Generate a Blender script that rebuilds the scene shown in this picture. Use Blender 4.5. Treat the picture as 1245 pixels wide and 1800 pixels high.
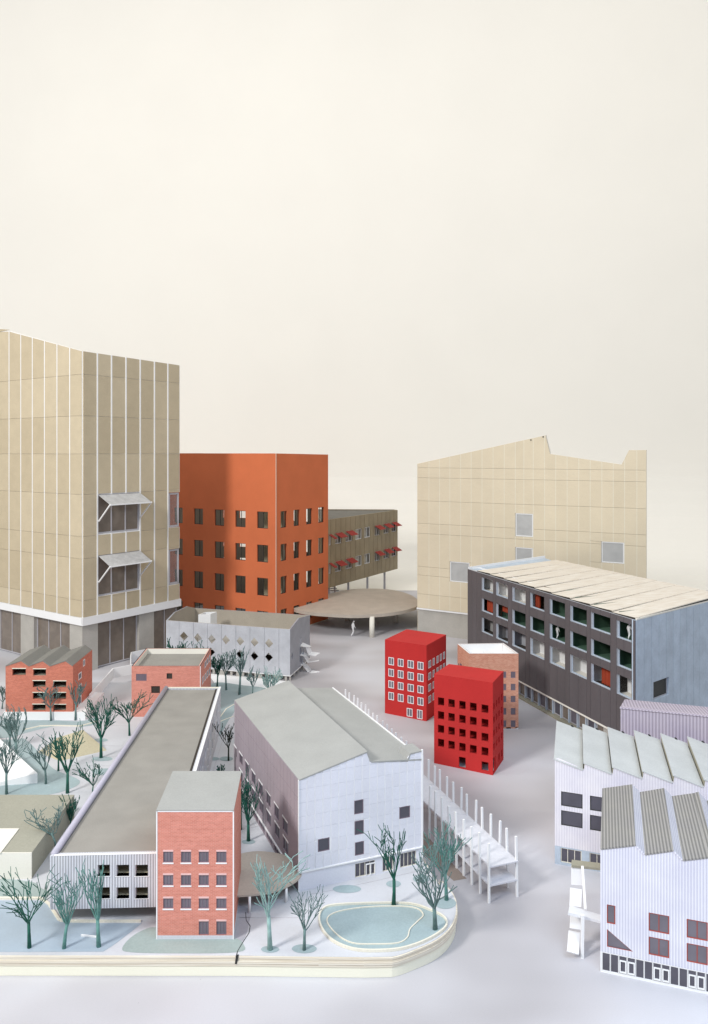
import bpy, math, random
from mathutils import Vector, geometry
R = math.radians
for o in list(bpy.data.objects): bpy.data.objects.remove(o)
scene = bpy.context.scene
COL = scene.collection
# ------------------------------------------------------------------ camera, world, lights
S = 10.0                      # camera height above the table = S
F, CX, HY = 1300.0, 622.5, 795.0
cam_d = bpy.data.cameras.new('camera'); cam = bpy.data.objects.new('camera', cam_d); COL.objects.link(cam)
cam.location = (0, 0, S); cam.rotation_euler = (R(90), 0, 0)
cam_d.sensor_fit = 'VERTICAL'; cam_d.sensor_height = 36; cam_d.sensor_width = 36
cam_d.lens = 36 * F / 1800; cam_d.shift_y = -(900 - HY) / 1800; cam_d.clip_end = 1000; cam_d.clip_start = 0.1
scene.camera = cam
world = bpy.data.worlds.new('World'); scene.world = world; world.use_nodes = True
bg = world.node_tree.nodes['Background']; bg.inputs[0].default_value = (0.93, 0.96, 1.0, 1); bg.inputs[1].default_value = 0.39
scene.view_settings.view_transform = 'Standard'; scene.view_settings.look = 'None'
scene.view_settings.exposure = 0.0; scene.view_settings.gamma = 1.0

def area(name, loc, target, size, power, color, spread=180):
    d = bpy.data.lights.new(name, 'AREA'); d.shape = 'RECTANGLE'; d.size, d.size_y = size
    d.energy = power; d.color = color; d.spread = R(spread)
    o = bpy.data.objects.new(name, d); COL.objects.link(o); o.location = loc
    o.rotation_euler = (Vector(target) - Vector(loc)).to_track_quat('-Z', 'Y').to_euler()
    return o
area('window_light', (-32, -10, 34), (2, 26, 2), (8.5, 8.5), 22000, (1.0, 0.975, 0.94))
area('front_light', (5, 3, 18), (2, 14, 0), (16, 6), 2500, (0.62, 0.78, 1.0))
area('backdrop_light', (6, 18, 58), (6, 66, 12), (150, 16), 25500, (1.0, 0.965, 0.90))

# ------------------------------------------------------------------ materials
def _nt(name):
    m = bpy.data.materials.new(name); m.use_nodes = True
    nt = m.node_tree; b = nt.nodes['Principled BSDF']; return m, nt, b
def node(nt, typ, **kw):
    n = nt.nodes.new(typ)
    for k, v in kw.items(): setattr(n, k, v)
    return n
def ramp(nt, fac, cols, pos=None):
    r = node(nt, 'ShaderNodeValToRGB'); e = r.color_ramp.elements
    pos = pos or [i / (len(cols) - 1) for i in range(len(cols))]
    while len(e) < len(cols): e.new(0.5)
    for i, c in enumerate(cols): e[i].position = pos[i]; e[i].color = (*c, 1)
    nt.links.new(fac, r.inputs[0]); return r.outputs[0]
def mul(c, k): return tuple(min(1, x * k) for x in c)
def mix(nt, a, b, fac, mode='MULTIPLY'):
    n = node(nt, 'ShaderNodeMix', data_type='RGBA', blend_type=mode)
    if isinstance(fac, (int, float)): n.inputs[0].default_value = fac
    else: nt.links.new(fac, n.inputs[0])
    for s, v in ((n.inputs[6], a), (n.inputs[7], b)):
        if isinstance(v, tuple): s.default_value = (*v, 1)
        else: nt.links.new(v, s)
    return n.outputs[2]
def card(name, color, var=0.07, scale=1.2, fibre=0.10, rough=0.85, rand=0.0, bump=0.15, stretch=(1, 1, 1), spec=0.3, fscale=26):
    """paper, card and board: blotches, fine fibre, optional change from piece to piece"""
    m, nt, b = _nt(name)
    tc = node(nt, 'ShaderNodeTexCoord'); mp = node(nt, 'ShaderNodeMapping'); mp.inputs['Scale'].default_value = stretch
    nt.links.new(tc.outputs['Object'], mp.inputs[0])
    n1 = node(nt, 'ShaderNodeTexNoise'); n1.inputs['Scale'].default_value = scale; n1.inputs['Detail'].default_value = 5
    n2 = node(nt, 'ShaderNodeTexNoise'); n2.inputs['Scale'].default_value = fscale; n2.inputs['Detail'].default_value = 4
    nt.links.new(mp.outputs[0], n1.inputs[0]); nt.links.new(mp.outputs[0], n2.inputs[0])
    c = ramp(nt, n1.outputs[0], [mul(color, 1 - var), mul(color, 1 + var)], [0.3, 0.7])
    c = mix(nt, c, ramp(nt, n2.outputs[0], [(1 - fibre,) * 3, (1, 1, 1)], [0.3, 0.7]), 1.0)
    if rand:
        oi = node(nt, 'ShaderNodeObjectInfo')
        c = mix(nt, c, ramp(nt, oi.outputs['Random'], [(1 - rand, 1 - rand * 1.1, 1 - rand * 1.3), (1, 1, 1)]), 1.0)
    nt.links.new(c, b.inputs['Base Color']); b.inputs['Roughness'].default_value = rough
    b.inputs['Specular IOR Level'].default_value = spec
    if bump:
        bp = node(nt, 'ShaderNodeBump'); bp.inputs['Strength'].default_value = bump; bp.inputs['Distance'].default_value = 0.01
        nt.links.new(n2.outputs[0], bp.inputs['Height']); nt.links.new(bp.outputs[0], b.inputs['Normal'])
    return m
def brick(name, c1, c2, mortar, w=0.072, h=0.026):
    m, nt, b = _nt(name)
    uv = node(nt, 'ShaderNodeUVMap'); br = node(nt, 'ShaderNodeTexBrick')
    br.inputs['Scale'].default_value = 1.0; br.inputs['Brick Width'].default_value = w; br.inputs['Row Height'].default_value = h
    br.inputs['Mortar Size'].default_value = h * 0.10; br.inputs['Mortar Smooth'].default_value = 0.3
    br.inputs['Color1'].default_value = (*c1, 1); br.inputs['Color2'].default_value = (*c2, 1); br.inputs['Mortar'].default_value = (*mortar, 1)
    nt.links.new(uv.outputs[0], br.inputs[0])
    n1 = node(nt, 'ShaderNodeTexNoise'); n1.inputs['Scale'].default_value = 3.0; n1.inputs['Detail'].default_value = 6
    mp = node(nt, 'ShaderNodeMapping'); mp.inputs['Scale'].default_value = (0.6, 3.2, 1)
    nt.links.new(uv.outputs[0], mp.inputs[0]); nt.links.new(mp.outputs[0], n1.inputs[0])
    c = mix(nt, br.outputs[0], ramp(nt, n1.outputs[0], [(0.90, 0.87, 0.85), (1, 1, 1), (1, 1, 1)], [0.3, 0.6, 1]), 1.0)
    nt.links.new(c, b.inputs['Base Color']); b.inputs['Roughness'].default_value = 0.8; b.inputs['Specular IOR Level'].default_value = 0.25
    bp = node(nt, 'ShaderNodeBump'); bp.inputs['Strength'].default_value = 0.2; bp.inputs['Distance'].default_value = 0.004
    nt.links.new(br.outputs[1], bp.inputs['Height']); bp.invert = True; nt.links.new(bp.outputs[0], b.inputs['Normal'])
    return m
def ribbed(name, ca, cb, pitch, bump=0.5, axis=0, sharp=0.5, blotch=0.06):
    """printed corrugation: stripes every «pitch» along U"""
    m, nt, b = _nt(name)
    uv = node(nt, 'ShaderNodeUVMap'); sx = node(nt, 'ShaderNodeSeparateXYZ'); nt.links.new(uv.outputs[0], sx.inputs[0])
    mu = node(nt, 'ShaderNodeMath', operation='MULTIPLY'); mu.inputs[1].default_value = 2 * math.pi / pitch
    nt.links.new(sx.outputs[axis], mu.inputs[0])
    si = node(nt, 'ShaderNodeMath', operation='SINE'); nt.links.new(mu.outputs[0], si.inputs[0])
    ma = node(nt, 'ShaderNodeMath', operation='MULTIPLY_ADD'); ma.inputs[1].default_value = 0.5; ma.inputs[2].default_value = 0.5
    nt.links.new(si.outputs[0], ma.inputs[0])
    c = ramp(nt, ma.outputs[0], [ca, cb], [0.5 - sharp / 2, 0.5 + sharp / 2])
    n1 = node(nt, 'ShaderNodeTexNoise'); n1.inputs['Scale'].default_value = 1.6; n1.inputs['Detail'].default_value = 4
    nt.links.new(uv.outputs[0], n1.inputs[0])
    c = mix(nt, c, ramp(nt, n1.outputs[0], [(1 - 2 * blotch, 1 - 2 * blotch, 1 - blotch), (1, 1, 1)], [0.3, 0.7]), 1.0)
    nt.links.new(c, b.inputs['Base Color']); b.inputs['Roughness'].default_value = 0.7; b.inputs['Specular IOR Level'].default_value = 0.3
    bp = node(nt, 'ShaderNodeBump'); bp.inputs['Strength'].default_value = bump; bp.inputs['Distance'].default_value = pitch * 0.12
    nt.links.new(ma.outputs[0], bp.inputs['Height']); nt.links.new(bp.outputs[0], b.inputs['Normal'])
    return m
def woodgrain(name, c1, c2, sc=(1.0, 22, 22)):
    m, nt, b = _nt(name)
    uv = node(nt, 'ShaderNodeUVMap'); mp = node(nt, 'ShaderNodeMapping'); mp.inputs['Scale'].default_value = sc
    oi = node(nt, 'ShaderNodeObjectInfo'); cm = node(nt, 'ShaderNodeCombineXYZ')
    mm = node(nt, 'ShaderNodeMath', operation='MULTIPLY'); mm.inputs[1].default_value = 40
    nt.links.new(oi.outputs['Random'], mm.inputs[0]); nt.links.new(mm.outputs[0], cm.inputs[1]); nt.links.new(cm.outputs[0], mp.inputs[1])
    n1 = node(nt, 'ShaderNodeTexNoise'); n1.inputs['Scale'].default_value = 1.0; n1.inputs['Detail'].default_value = 6; n1.inputs['Distortion'].default_value = 0.6
    nt.links.new(uv.outputs[0], mp.inputs[0]); nt.links.new(mp.outputs[0], n1.inputs[0])
    c = ramp(nt, n1.outputs[0], [c1, c2], [0.35, 0.62]); nt.links.new(c, b.inputs['Base Color'])
    b.inputs['Roughness'].default_value = 0.75
    return m
def glassy(name, color, rough=0.15, alpha=None, var=0.10):
    m, nt, b = _nt(name)
    tc = node(nt, 'ShaderNodeTexCoord'); n1 = node(nt, 'ShaderNodeTexNoise'); n1.inputs['Scale'].default_value = 2.2
    nt.links.new(tc.outputs['Object'], n1.inputs[0])
    nt.links.new(ramp(nt, n1.outputs[0], [mul(color, 1 - var), mul(color, 1 + var)], [0.35, 0.65]), b.inputs['Base Color'])
    b.inputs['Roughness'].default_value = rough
    if alpha is not None: b.inputs['Alpha'].default_value = alpha
    return m
M = {}
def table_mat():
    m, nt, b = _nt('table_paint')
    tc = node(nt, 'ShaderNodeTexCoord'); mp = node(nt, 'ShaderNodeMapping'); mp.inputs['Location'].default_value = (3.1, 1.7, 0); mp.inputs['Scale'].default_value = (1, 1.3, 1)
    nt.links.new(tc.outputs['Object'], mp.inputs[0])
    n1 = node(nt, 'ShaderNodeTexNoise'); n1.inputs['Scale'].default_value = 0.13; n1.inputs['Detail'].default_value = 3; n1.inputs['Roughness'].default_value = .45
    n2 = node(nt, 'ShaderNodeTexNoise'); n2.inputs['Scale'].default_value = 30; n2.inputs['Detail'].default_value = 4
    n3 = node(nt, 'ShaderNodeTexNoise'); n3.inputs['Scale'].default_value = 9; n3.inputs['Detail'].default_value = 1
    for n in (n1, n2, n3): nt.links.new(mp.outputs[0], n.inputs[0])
    c = ramp(nt, n1.outputs[0], [(0.40, 0.385, 0.40), (0.53, 0.52, 0.545), (0.61, 0.62, 0.665)], [0.38, 0.5, 0.62])  # broad mottling: mauve paper tone plus soft floor shade put into the colour
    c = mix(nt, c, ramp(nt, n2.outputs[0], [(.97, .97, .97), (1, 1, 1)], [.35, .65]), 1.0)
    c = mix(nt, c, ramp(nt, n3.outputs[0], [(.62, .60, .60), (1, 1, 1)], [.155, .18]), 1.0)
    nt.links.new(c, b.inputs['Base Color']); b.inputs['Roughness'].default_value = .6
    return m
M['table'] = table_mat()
M['backdrop'] = card('backdrop_paper', (0.93, 0.905, 0.84), 0.012, 0.15, 0.01, 0.9, bump=0.0)
M['beige'] = card('greyboard_beige', (0.60, 0.51, 0.36), 0.04, 2.0, 0.12, rand=0.12, fscale=40)
M['sand'] = card('greyboard_sand', (0.72, 0.63, 0.47), 0.03, 1.0, 0.07, rand=0.04, fscale=34)
M['white'] = card('white_card', (0.84, 0.84, 0.84), 0.02, 1.0, 0.02)
M['whitewarm'] = card('ivory_card', (0.80, 0.77, 0.69), 0.03, 1.0, 0.04)
M['concrete'] = card('grey_card', (0.47, 0.45, 0.41), 0.07, 1.5, 0.12)
M['innergrey'] = card('inside_greyboard', (0.42, 0.375, 0.31), 0.06, 1.4, 0.12)
M['zinc'] = card('dark_grey_board', (0.23, 0.225, 0.205), 0.06, 1.4, 0.12)
M['postdeck'] = card('deck_card', (0.66, 0.66, 0.70), 0.03)
M['brownsheet'] = card('brown_paper', (0.27, 0.22, 0.19), 0.08)
M['greyroof'] = card('greyboard_roof', (0.325, 0.31, 0.28), 0.08, 1.4, 0.16, fscale=46)
M['greyroof2'] = card('greyboard_roof_pale', (0.385, 0.385, 0.365), 0.05, 1.4, 0.13, fscale=46)
M['darkroof'] = card('dark_roof_card', (0.21, 0.20, 0.175), 0.1, 2, 0.15)
M['rail'] = card('lilac_tube', (0.50, 0.48, 0.56), 0.05)
M['frame'] = card('window_frame_grey', (0.50, 0.49, 0.52), 0.05, rough=0.5)
M['framedark'] = card('window_frame_dark', (0.045, 0.045, 0.04), 0.1, rough=0.5)
M['framelilac'] = card('window_frame_lilac', (0.23, 0.17, 0.21), 0.05, rough=0.6)
M['framered'] = card('window_frame_red', (0.42, 0.085, 0.06), 0.05, rough=0.6)
M['orange'] = card('orange_card', (0.66, 0.175, 0.07), 0.05, 0.8, 0.08, fscale=60)
M['red'] = card('red_card', (0.52, 0.028, 0.026), 0.06, 0.9, 0.12, fscale=60)
M['awnred'] = card('dark_red_card', (0.36, 0.05, 0.04), 0.05)
M['awngrey'] = card('awning_gauze', (0.50, 0.50, 0.50), 0.15, 3.0, 0.2)
M['brickorange'] = brick('printed_brick_orange', (0.62, 0.185, 0.115), (0.50, 0.135, 0.085), (0.60, 0.33, 0.26))
M['brickpink'] = brick('printed_brick_pink', (0.68, 0.255, 0.19), (0.58, 0.20, 0.145), (0.70, 0.40, 0.34))
M['brickpale'] = brick('printed_brick_pale', (0.66, 0.34, 0.235), (0.56, 0.235, 0.15), (0.66, 0.44, 0.34), 0.085, 0.033)
M['lilac'] = card('printed_panel_lilac', (0.76, 0.76, 0.82), 0.05, 0.8, 0.05, rand=0.03)
M['lilacshade'] = card('printed_panel_shaded', (0.36, 0.31, 0.345), 0.07, 0.8, 0.06)  # hall's left side: shade put into a darker copy of the lilac panel
M['ribwhite'] = ribbed('ribbed_white_print', (0.60, 0.60, 0.67), (0.77, 0.77, 0.82), 0.052, 0.4)
M['ribwhite2'] = ribbed('ribbed_offwhite_print', (0.72, 0.69, 0.72), (0.82, 0.79, 0.81), 0.06, 0.3)
M['ribgrey'] = ribbed('ribbed_grey_print', (0.20, 0.195, 0.18), (0.36, 0.345, 0.315), 0.062, 0.6)
M['riblilac'] = ribbed('ribbed_lilac_print', (0.40, 0.345, 0.40), (0.58, 0.52, 0.58), 0.085, 0.5)
M['ribfront'] = ribbed('ribbed_facade_print', (0.42, 0.42, 0.44), (0.74, 0.76, 0.78), 0.055, 0.6)
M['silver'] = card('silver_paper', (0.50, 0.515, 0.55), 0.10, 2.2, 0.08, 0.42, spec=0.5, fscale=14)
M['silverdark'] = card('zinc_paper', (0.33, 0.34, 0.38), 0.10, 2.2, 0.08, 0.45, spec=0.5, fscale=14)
M['bluepaper'] = card('pale_blue_paper', (0.50, 0.58, 0.67), 0.09, 2.0, 0.10, 0.6, rand=0.05, fscale=12)
M['board'] = card('dark_board', (0.125, 0.112, 0.118), 0.08, 1.2, 0.10, 0.55, rand=0.10, stretch=(1, 1, .3))
M['oliveboard'] = card('olive_board', (0.33, 0.27, 0.175), 0.08, 1.2, 0.10, 0.6, rand=0.10)
M['lintred'] = card('lintel_pink', (0.80, 0.52, 0.49), 0.05)
M['green'] = card('green_felt', (0.10, 0.19, 0.13), 0.12, 1.0, 0.15)
M['curtain'] = card('orange_curtain', (0.40, 0.065, 0.028), 0.08)
M['pane'] = glassy('pane_dark', (0.085, 0.08, 0.10), 0.3)
M['panegrey'] = glassy('pane_grey', (0.15, 0.135, 0.16), 0.3)
M['panebrown'] = glassy('pane_brown', (0.20, 0.165, 0.135), 0.22, var=0.12)
M['panesilver'] = glassy('pane_silver', (0.44, 0.44, 0.43), 0.45, var=0.06)
M['glass'] = glassy('clear_film', (0.30, 0.30, 0.30), 0.1, 0.30)
M['dark'] = card('dark_inside', (0.05, 0.042, 0.035), 0.2)
M['darkwarm'] = card('brown_inside', (0.13, 0.09, 0.06), 0.2)
M['canopy'] = card('brown_greyboard', (0.48, 0.425, 0.36), 0.07, 1.4, 0.12)
M['birch'] = woodgrain('birch_strip', (0.66, 0.58, 0.48), (0.80, 0.75, 0.67), (16, 1.6, 9))
M['birchedge'] = woodgrain('plywood_edge', (0.62, 0.54, 0.42), (0.80, 0.75, 0.64), (0.6, 40, 40))
M['foam'] = card('cream_foam', (0.85, 0.83, 0.69), 0.02, 0.6, 0.02)
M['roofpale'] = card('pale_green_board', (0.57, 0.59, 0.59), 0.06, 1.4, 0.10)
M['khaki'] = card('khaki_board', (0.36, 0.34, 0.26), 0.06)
M['ground'] = card('island_paving', (0.58, 0.59, 0.62), 0.08, 0.7, 0.05, bump=0.05)
M['lawn'] = card('tinted_paper_teal', (0.35, 0.44, 0.455), 0.10, 1.0, 0.10, bump=0.05)
M['lawn2'] = card('tinted_paper_green', (0.35, 0.42, 0.40), 0.08, 1.0, 0.10, bump=0.05)
M['asphalt'] = card('tinted_paper_grey', (0.42, 0.42, 0.46), 0.08, 0.8, 0.08, bump=0.05)
M['water'] = card('basin_blue_paper', (0.35, 0.42, 0.485), 0.16, 0.45, 0.05, 0.45, bump=0.03)
M['cream'] = card('cream_card', (0.80, 0.76, 0.64), 0.03)
M['olive'] = card('olive_greyboard', (0.36, 0.35, 0.285), 0.06, 1.0, 0.12)
M['tan'] = card('tan_greyboard', (0.55, 0.49, 0.34), 0.05, 1.0, 0.12)
M['crack'] = card('dark_joint', (0.03, 0.03, 0.03), 0.1)
M['treedark'] = card('tree_card_green', (0.018, 0.115, 0.08), 0.35, 6, 0.2, 0.6)
M['treeteal'] = card('tree_card_teal', (0.13, 0.30, 0.265), 0.25, 6, 0.2, 0.6)
M['treegrey'] = card('tree_card_grey_teal', (0.14, 0.225, 0.215), 0.3, 6, 0.2, 0.6)
M['treepale'] = card('tree_card_pale', (0.30, 0.46, 0.43), 0.2, 6, 0.15, 0.6)
M['treeblack'] = card('tree_card_black_green', (0.02, 0.032, 0.022), 0.3, 6, 0.2, 0.6)

# ------------------------------------------------------------------ geometry helpers
def G(px, py, z=0.0):
    """ground point (world) of a photo pixel lying at height z (in camera heights)"""
    D = F * (1 - z) / (py - HY)
    return Vector(((px - CX) / F * D * S, D * S, z * S))
def P2(x, y): return Vector((x * S, y * S))
def zat(P, py): return (1 - (py - HY) * (P[1] / S) / F) * S
class MB:
    def __init__(s): s.v = []; s.f = []; s.m = []; s.uv = []
    def poly(s, pts, mi=0, uv=None):
        n = len(s.v); s.v += [tuple(p) for p in pts]; s.f.append(tuple(range(n, n + len(pts)))); s.m.append(mi)
        if uv is None:
            a = Vector(pts[0]); e = (Vector(pts[1]) - a); L = e.length or 1; e = e / L
            nn = e.cross(Vector(pts[-1]) - a); nn = nn.normalized() if nn.length > 1e-9 else Vector((0, 0, 1)); g = nn.cross(e)
            uv = [((Vector(p) - a).dot(e), (Vector(p) - a).dot(g)) for p in pts]
        s.uv.append(uv)
    def hexa(s, b, t, mi=0):
        """b, t: bottom and top rings (same count, counter-clockwise seen from above)"""
        n = len(b); s.poly(list(reversed(b)), mi); s.poly(t, mi)
        for i in range(n):
            j = (i + 1) % n; s.poly([b[i], b[j], t[j], t[i]], mi)
    def prism(s, plan, z0, z1, mi=0):
        z0 = z0 if isinstance(z0, (list, tuple)) else [z0] * len(plan); z1 = z1 if isinstance(z1, (list, tuple)) else [z1] * len(plan)
        s.hexa([(p[0], p[1], a) for p, a in zip(plan, z0)], [(p[0], p[1], a) for p, a in zip(plan, z1)], mi)
    def plate(s, pts, th, mi=0):
        pts = [Vector(p) for p in pts]; n = (pts[1] - pts[0]).cross(pts[2] - pts[0]).normalized() * th
        s.hexa([p - n for p in pts], pts, mi)
    def bar(s, a, b, w, h=None, mi=0, up=(0, 0, 1)):
        a, b = Vector(a), Vector(b); h = h or w; d = (b - a).normalized(); u = Vector(up)
        if abs(d.dot(u)) > 0.95: u = Vector((0, 1, 0))
        x = d.cross(u).normalized() * w / 2; y = x.cross(d).normalized() * h / 2
        c = [(-1, -1), (1, -1), (1, 1), (-1, 1)]
        s.hexa([a + x * i + y * j for i, j in c], [b + x * i + y * j for i, j in c], mi)
    def tube(s, pts, rad, n=6, mi=0, cap=True):
        pts = [Vector(p) for p in pts]; base = len(s.v); k = len(pts); px = None
        for i, p in enumerate(pts):
            d = (pts[min(i + 1, k - 1)] - pts[max(i - 1, 0)]).normalized()
            if px is None: px = d.orthogonal().normalized()
            px = (px - d * px.dot(d)).normalized(); q = d.cross(px)
            r = rad[i] if isinstance(rad, (list, tuple)) else rad
            for a in range(n):
                t = 2 * math.pi * a / n; s.v.append(tuple(p + px * math.cos(t) * r + q * math.sin(t) * r))
        for i in range(k - 1):
            for a in range(n):
                b = (a + 1) % n; s.f.append((base + i * n + a, base + i * n + b, base + (i + 1) * n + b, base + (i + 1) * n + a)); s.m.append(mi); s.uv.append([(0, 0)] * 4)
        if cap:
            s.f.append(tuple(base + (k - 1) * n + a for a in range(n))); s.m.append(mi); s.uv.append([(0, 0)] * n)
            s.f.append(tuple(base + a for a in reversed(range(n)))); s.m.append(mi); s.uv.append([(0, 0)] * n)
    def build(s, name, mats, parent=None, smooth=False, origin=None):
        root = parent
        while root is not None and root.parent is not None: root = root.parent
        off = root.location.copy() if root is not None else (Vector(origin) if origin is not None else Vector((0, 0, 0)))
        me = bpy.data.meshes.new(name)
        me.from_pydata([(x - off[0], y - off[1], z - off[2]) for x, y, z in s.v], [], s.f)
        for mm in (mats if isinstance(mats, (list, tuple)) else [mats]): me.materials.append(M[mm])
        me.polygons.foreach_set('material_index', s.m)
        ul = me.uv_layers.new(name='UVMap'); flat = [c for f in s.uv for p in f for c in p]
        ul.data.foreach_set('uv', flat)
        if smooth: me.polygons.foreach_set('use_smooth', [True] * len(s.f))
        me.update()
        o = bpy.data.objects.new(name, me); COL.objects.link(o)
        if root is not None: o.parent = parent
        else: o.location = off
        return o
def thing(name, label, cat, loc, group=None):
    o = bpy.data.objects.new(name, None); COL.objects.link(o); o.location = loc; o.empty_display_size = 0.3
    o['label'] = label; o['category'] = cat
    if group: o['group'] = group
    return o
def tag(o, label, cat, group=None):
    o['label'] = label; o['category'] = cat
    if group: o['group'] = group
    return o
def structure(o): o['kind'] = 'structure'; return o
def cen(plan, z=0): n = len(plan); return Vector((sum(p[0] for p in plan) / n, sum(p[1] for p in plan) / n, z))

class Wall:
    """vertical wall from A to B (left to right seen from outside)"""
    def __init__(s, A, B):
        s.A = Vector(A[:2]); s.B = Vector(B[:2]); s.L = (s.B - s.A).length; s.d = (s.B - s.A) / s.L; s.n = Vector((s.d.y, -s.d.x))
    def pt(s, u, z, o=0): p = s.A + s.d * u + s.n * o; return Vector((p.x, p.y, z))
    def u(s, px):
        k = (px - CX) / F; return (k * s.A.y - s.A.x) / (s.d.x - k * s.d.y)
    def z(s, px, py): return zat(s.A + s.d * s.u(px), py)
    def rect(s, x0, x1, yt, yb, xr=None):
        xr = x0 if xr is None else xr
        return (s.u(x0), s.u(x1), s.z(xr, yb), s.z(xr, yt))
    def box(s, mb, u0, u1, z0, z1, o0, o1, mi=0):
        b = [s.pt(u0, z0, o1), s.pt(u1, z0, o1), s.pt(u1, z0, o0), s.pt(u0, z0, o0)]
        t = [s.pt(u0, z1, o1), s.pt(u1, z1, o1), s.pt(u1, z1, o0), s.pt(u0, z1, o0)]
        mb.hexa(b, t, mi)
        # uv in wall coordinates for the front face
        return mb
    def slab(s, mb, outer, holes=(), t=0.07, mi=0, m0=1.0, m1=1.0, inner_mi=None, o=0.0):
        """outer/holes: lists of (u, z); builds a wall of thickness t with openings, ends mitred by m0, m1"""
        inner_mi = mi if inner_mi is None else inner_mi
        loops = [list(outer)] + [list(h) for h in holes]
        tri = geometry.tessellate_polygon([[Vector((a, b, 0)) for a, b in l] for l in loops])
        flat = [p for l in loops for p in l]
        us = [p[0] for p in outer]; lo, hi = min(us), max(us)
        def back(p):
            u = p[0]
            if abs(u - lo) < 1e-4: u += t * m0
            elif abs(u - hi) < 1e-4: u -= t * m1
            return s.pt(u, p[1], o - t)
        for a, b, c in tri:
            q = [flat[a], flat[b], flat[c]]
            ar = (q[1][0] - q[0][0]) * (q[2][1] - q[0][1]) - (q[2][0] - q[0][0]) * (q[1][1] - q[0][1])
            if abs(ar) < 1e-9: continue
            if ar < 0: q.reverse()
            mb.poly([s.pt(x, z, o) for x, z in q], mi, [(x, z) for x, z in q])
            q = list(reversed(q)); mb.poly([back(p) for p in q], inner_mi, q)
        for l in loops:
            n = len(l)
            for i in range(n):
                p, q = l[i], l[(i + 1) % n]
                mb.poly([s.pt(*p, o), s.pt(*q, o), back(q), back(p)], mi, [p, q, q, p])
        return mb
def rh(r): u0, u1, z0, z1 = r; return [(u0, z0), (u1, z0), (u1, z1), (u0, z1)]
def window(W, r, parent, fr='frame', gl='pane', nx=2, ny=1, fw=0.03, at=-0.03, fd=0.02, lintel=None, glass=True, sill=None):
    u0, u1, z0, z1 = r; u0 += .002; u1 -= .002; z0 += .002; z1 -= .002
    mb = MB()
    W.box(mb, u0, u0 + fw, z0, z1, at, at - fd); W.box(mb, u1 - fw, u1, z0, z1, at, at - fd)
    W.box(mb, u0 + fw, u1 - fw, z0, z0 + fw, at, at - fd); W.box(mb, u0 + fw, u1 - fw, z1 - fw, z1, at, at - fd)
    for i in range(1, nx):
        c = u0 + (u1 - u0) * i / nx; W.box(mb, c - fw * .4, c + fw * .4, z0 + fw, z1 - fw, at - .001, at - fd + .001)
    for i in range(1, ny):
        c = z0 + (z1 - z0) * i / ny; W.box(mb, u0 + fw, u1 - fw, c - fw * .35, c + fw * .35, at - .002, at - fd + .002)
    w = mb.build('window', fr, parent)
    if glass:
        g = MB(); W.box(g, u0 + .004, u1 - .004, z0 + .004, z1 - .004, at - fd * .5, at - fd * .5 - .006); g.build('pane', gl, w)
    if lintel:
        l = MB(); W.box(l, u0 - .01, u1 + .01, z1 + .004, z1 + .04, .008, -.002); l.build('lintel', lintel, w)
    if sill:
        l = MB(); W.box(l, u0 - .01, u1 + .01, z0 - .022, z0 + .0, .014, -.002); l.build('sill', sill, w)
    return w
def sub_rects(r, holes):
    out = [r]
    for h in holes:
        nxt = []
        for a in out:
            if h[0] >= a[1] - 1e-6 or h[1] <= a[0] + 1e-6 or h[2] >= a[3] - 1e-6 or h[3] <= a[2] + 1e-6: nxt.append(a); continue
            if h[2] > a[2]: nxt.append((a[0], a[1], a[2], h[2]))
            if h[3] < a[3]: nxt.append((a[0], a[1], h[3], a[3]))
            zz0, zz1 = max(a[2], h[2]), min(a[3], h[3])
            if h[0] > a[0]: nxt.append((a[0], h[0], zz0, zz1))
            if h[1] < a[1]: nxt.append((h[1], a[1], zz0, zz1))
        out = nxt
    return out
def panels(W, us, zf, parent, mat, holes=(), roof=None, gu=0.02, gz=0.008, o0=0.0, th=0.03, name='panel', tilt=0.0, mi_uv=True):
    """zf: row heights; roof: list of (u, z) outline"""
    def rz(u):
        if roof is None: return 1e9
        for (a, za), (b, zb) in zip(roof, roof[1:]):
            if a - 1e-6 <= u <= b + 1e-6: return za + (zb - za) * ((u - a) / (b - a) if b > a else 0)
        return roof[-1][1] if u > roof[-1][0] else roof[0][1]
    n = 0
    for a, b in zip(us, us[1:]):
        for z0, z1 in zip(zf, zf[1:]):
            for r in sub_rects((a, b, z0, z1), holes):
                u0, u1 = r[0] + gu / 2, r[1] - gu / 2; zb, zt = r[2] + gz / 2, r[3] - gz / 2
                if u1 - u0 < .03 or zt - zb < .03: continue
                br = [u0] + sorted(u for u, _ in (roof or []) if u0 + .01 < u < u1 - .01) + [u1]
                top = [(u, min(zt, rz(u + (1e-5 if u == u0 else (-1e-5 if u == u1 else 0))) - .012)) for u in br]
                if max(t[1] for t in top) < zb + .04: continue
                top = [(u, max(z, zb + .01)) for u, z in top]
                prof = [(u0, zb), (u1, zb)] + list(reversed(top))
                mb = MB()
                def fo(u): return o0 + th - tilt * (u - u0) / (u1 - u0)
                fr = [W.pt(u, z, fo(u)) for u, z in prof]; bk = [W.pt(u, z, o0 + .001) for u, z in prof]
                mb.poly(fr)
                for i in range(len(prof)):
                    j = (i + 1) % len(prof); mb.poly([bk[i], bk[j], fr[j], fr[i]])
                mb.build(name, mat, parent); n += 1
    return n
def corners_from(base_px, top_y, z=0.0):
    """base corner pixels -> plan points, and heights from the pixel rows of the tops"""
    pts = [G(x, y, z) for x, y in base_px]
    return pts, [zat(p, t) for p, t in zip(pts, top_y)]
def Gh(px, py, z): return G(px, py, z)      # point seen at (px,py) when its height is z
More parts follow.
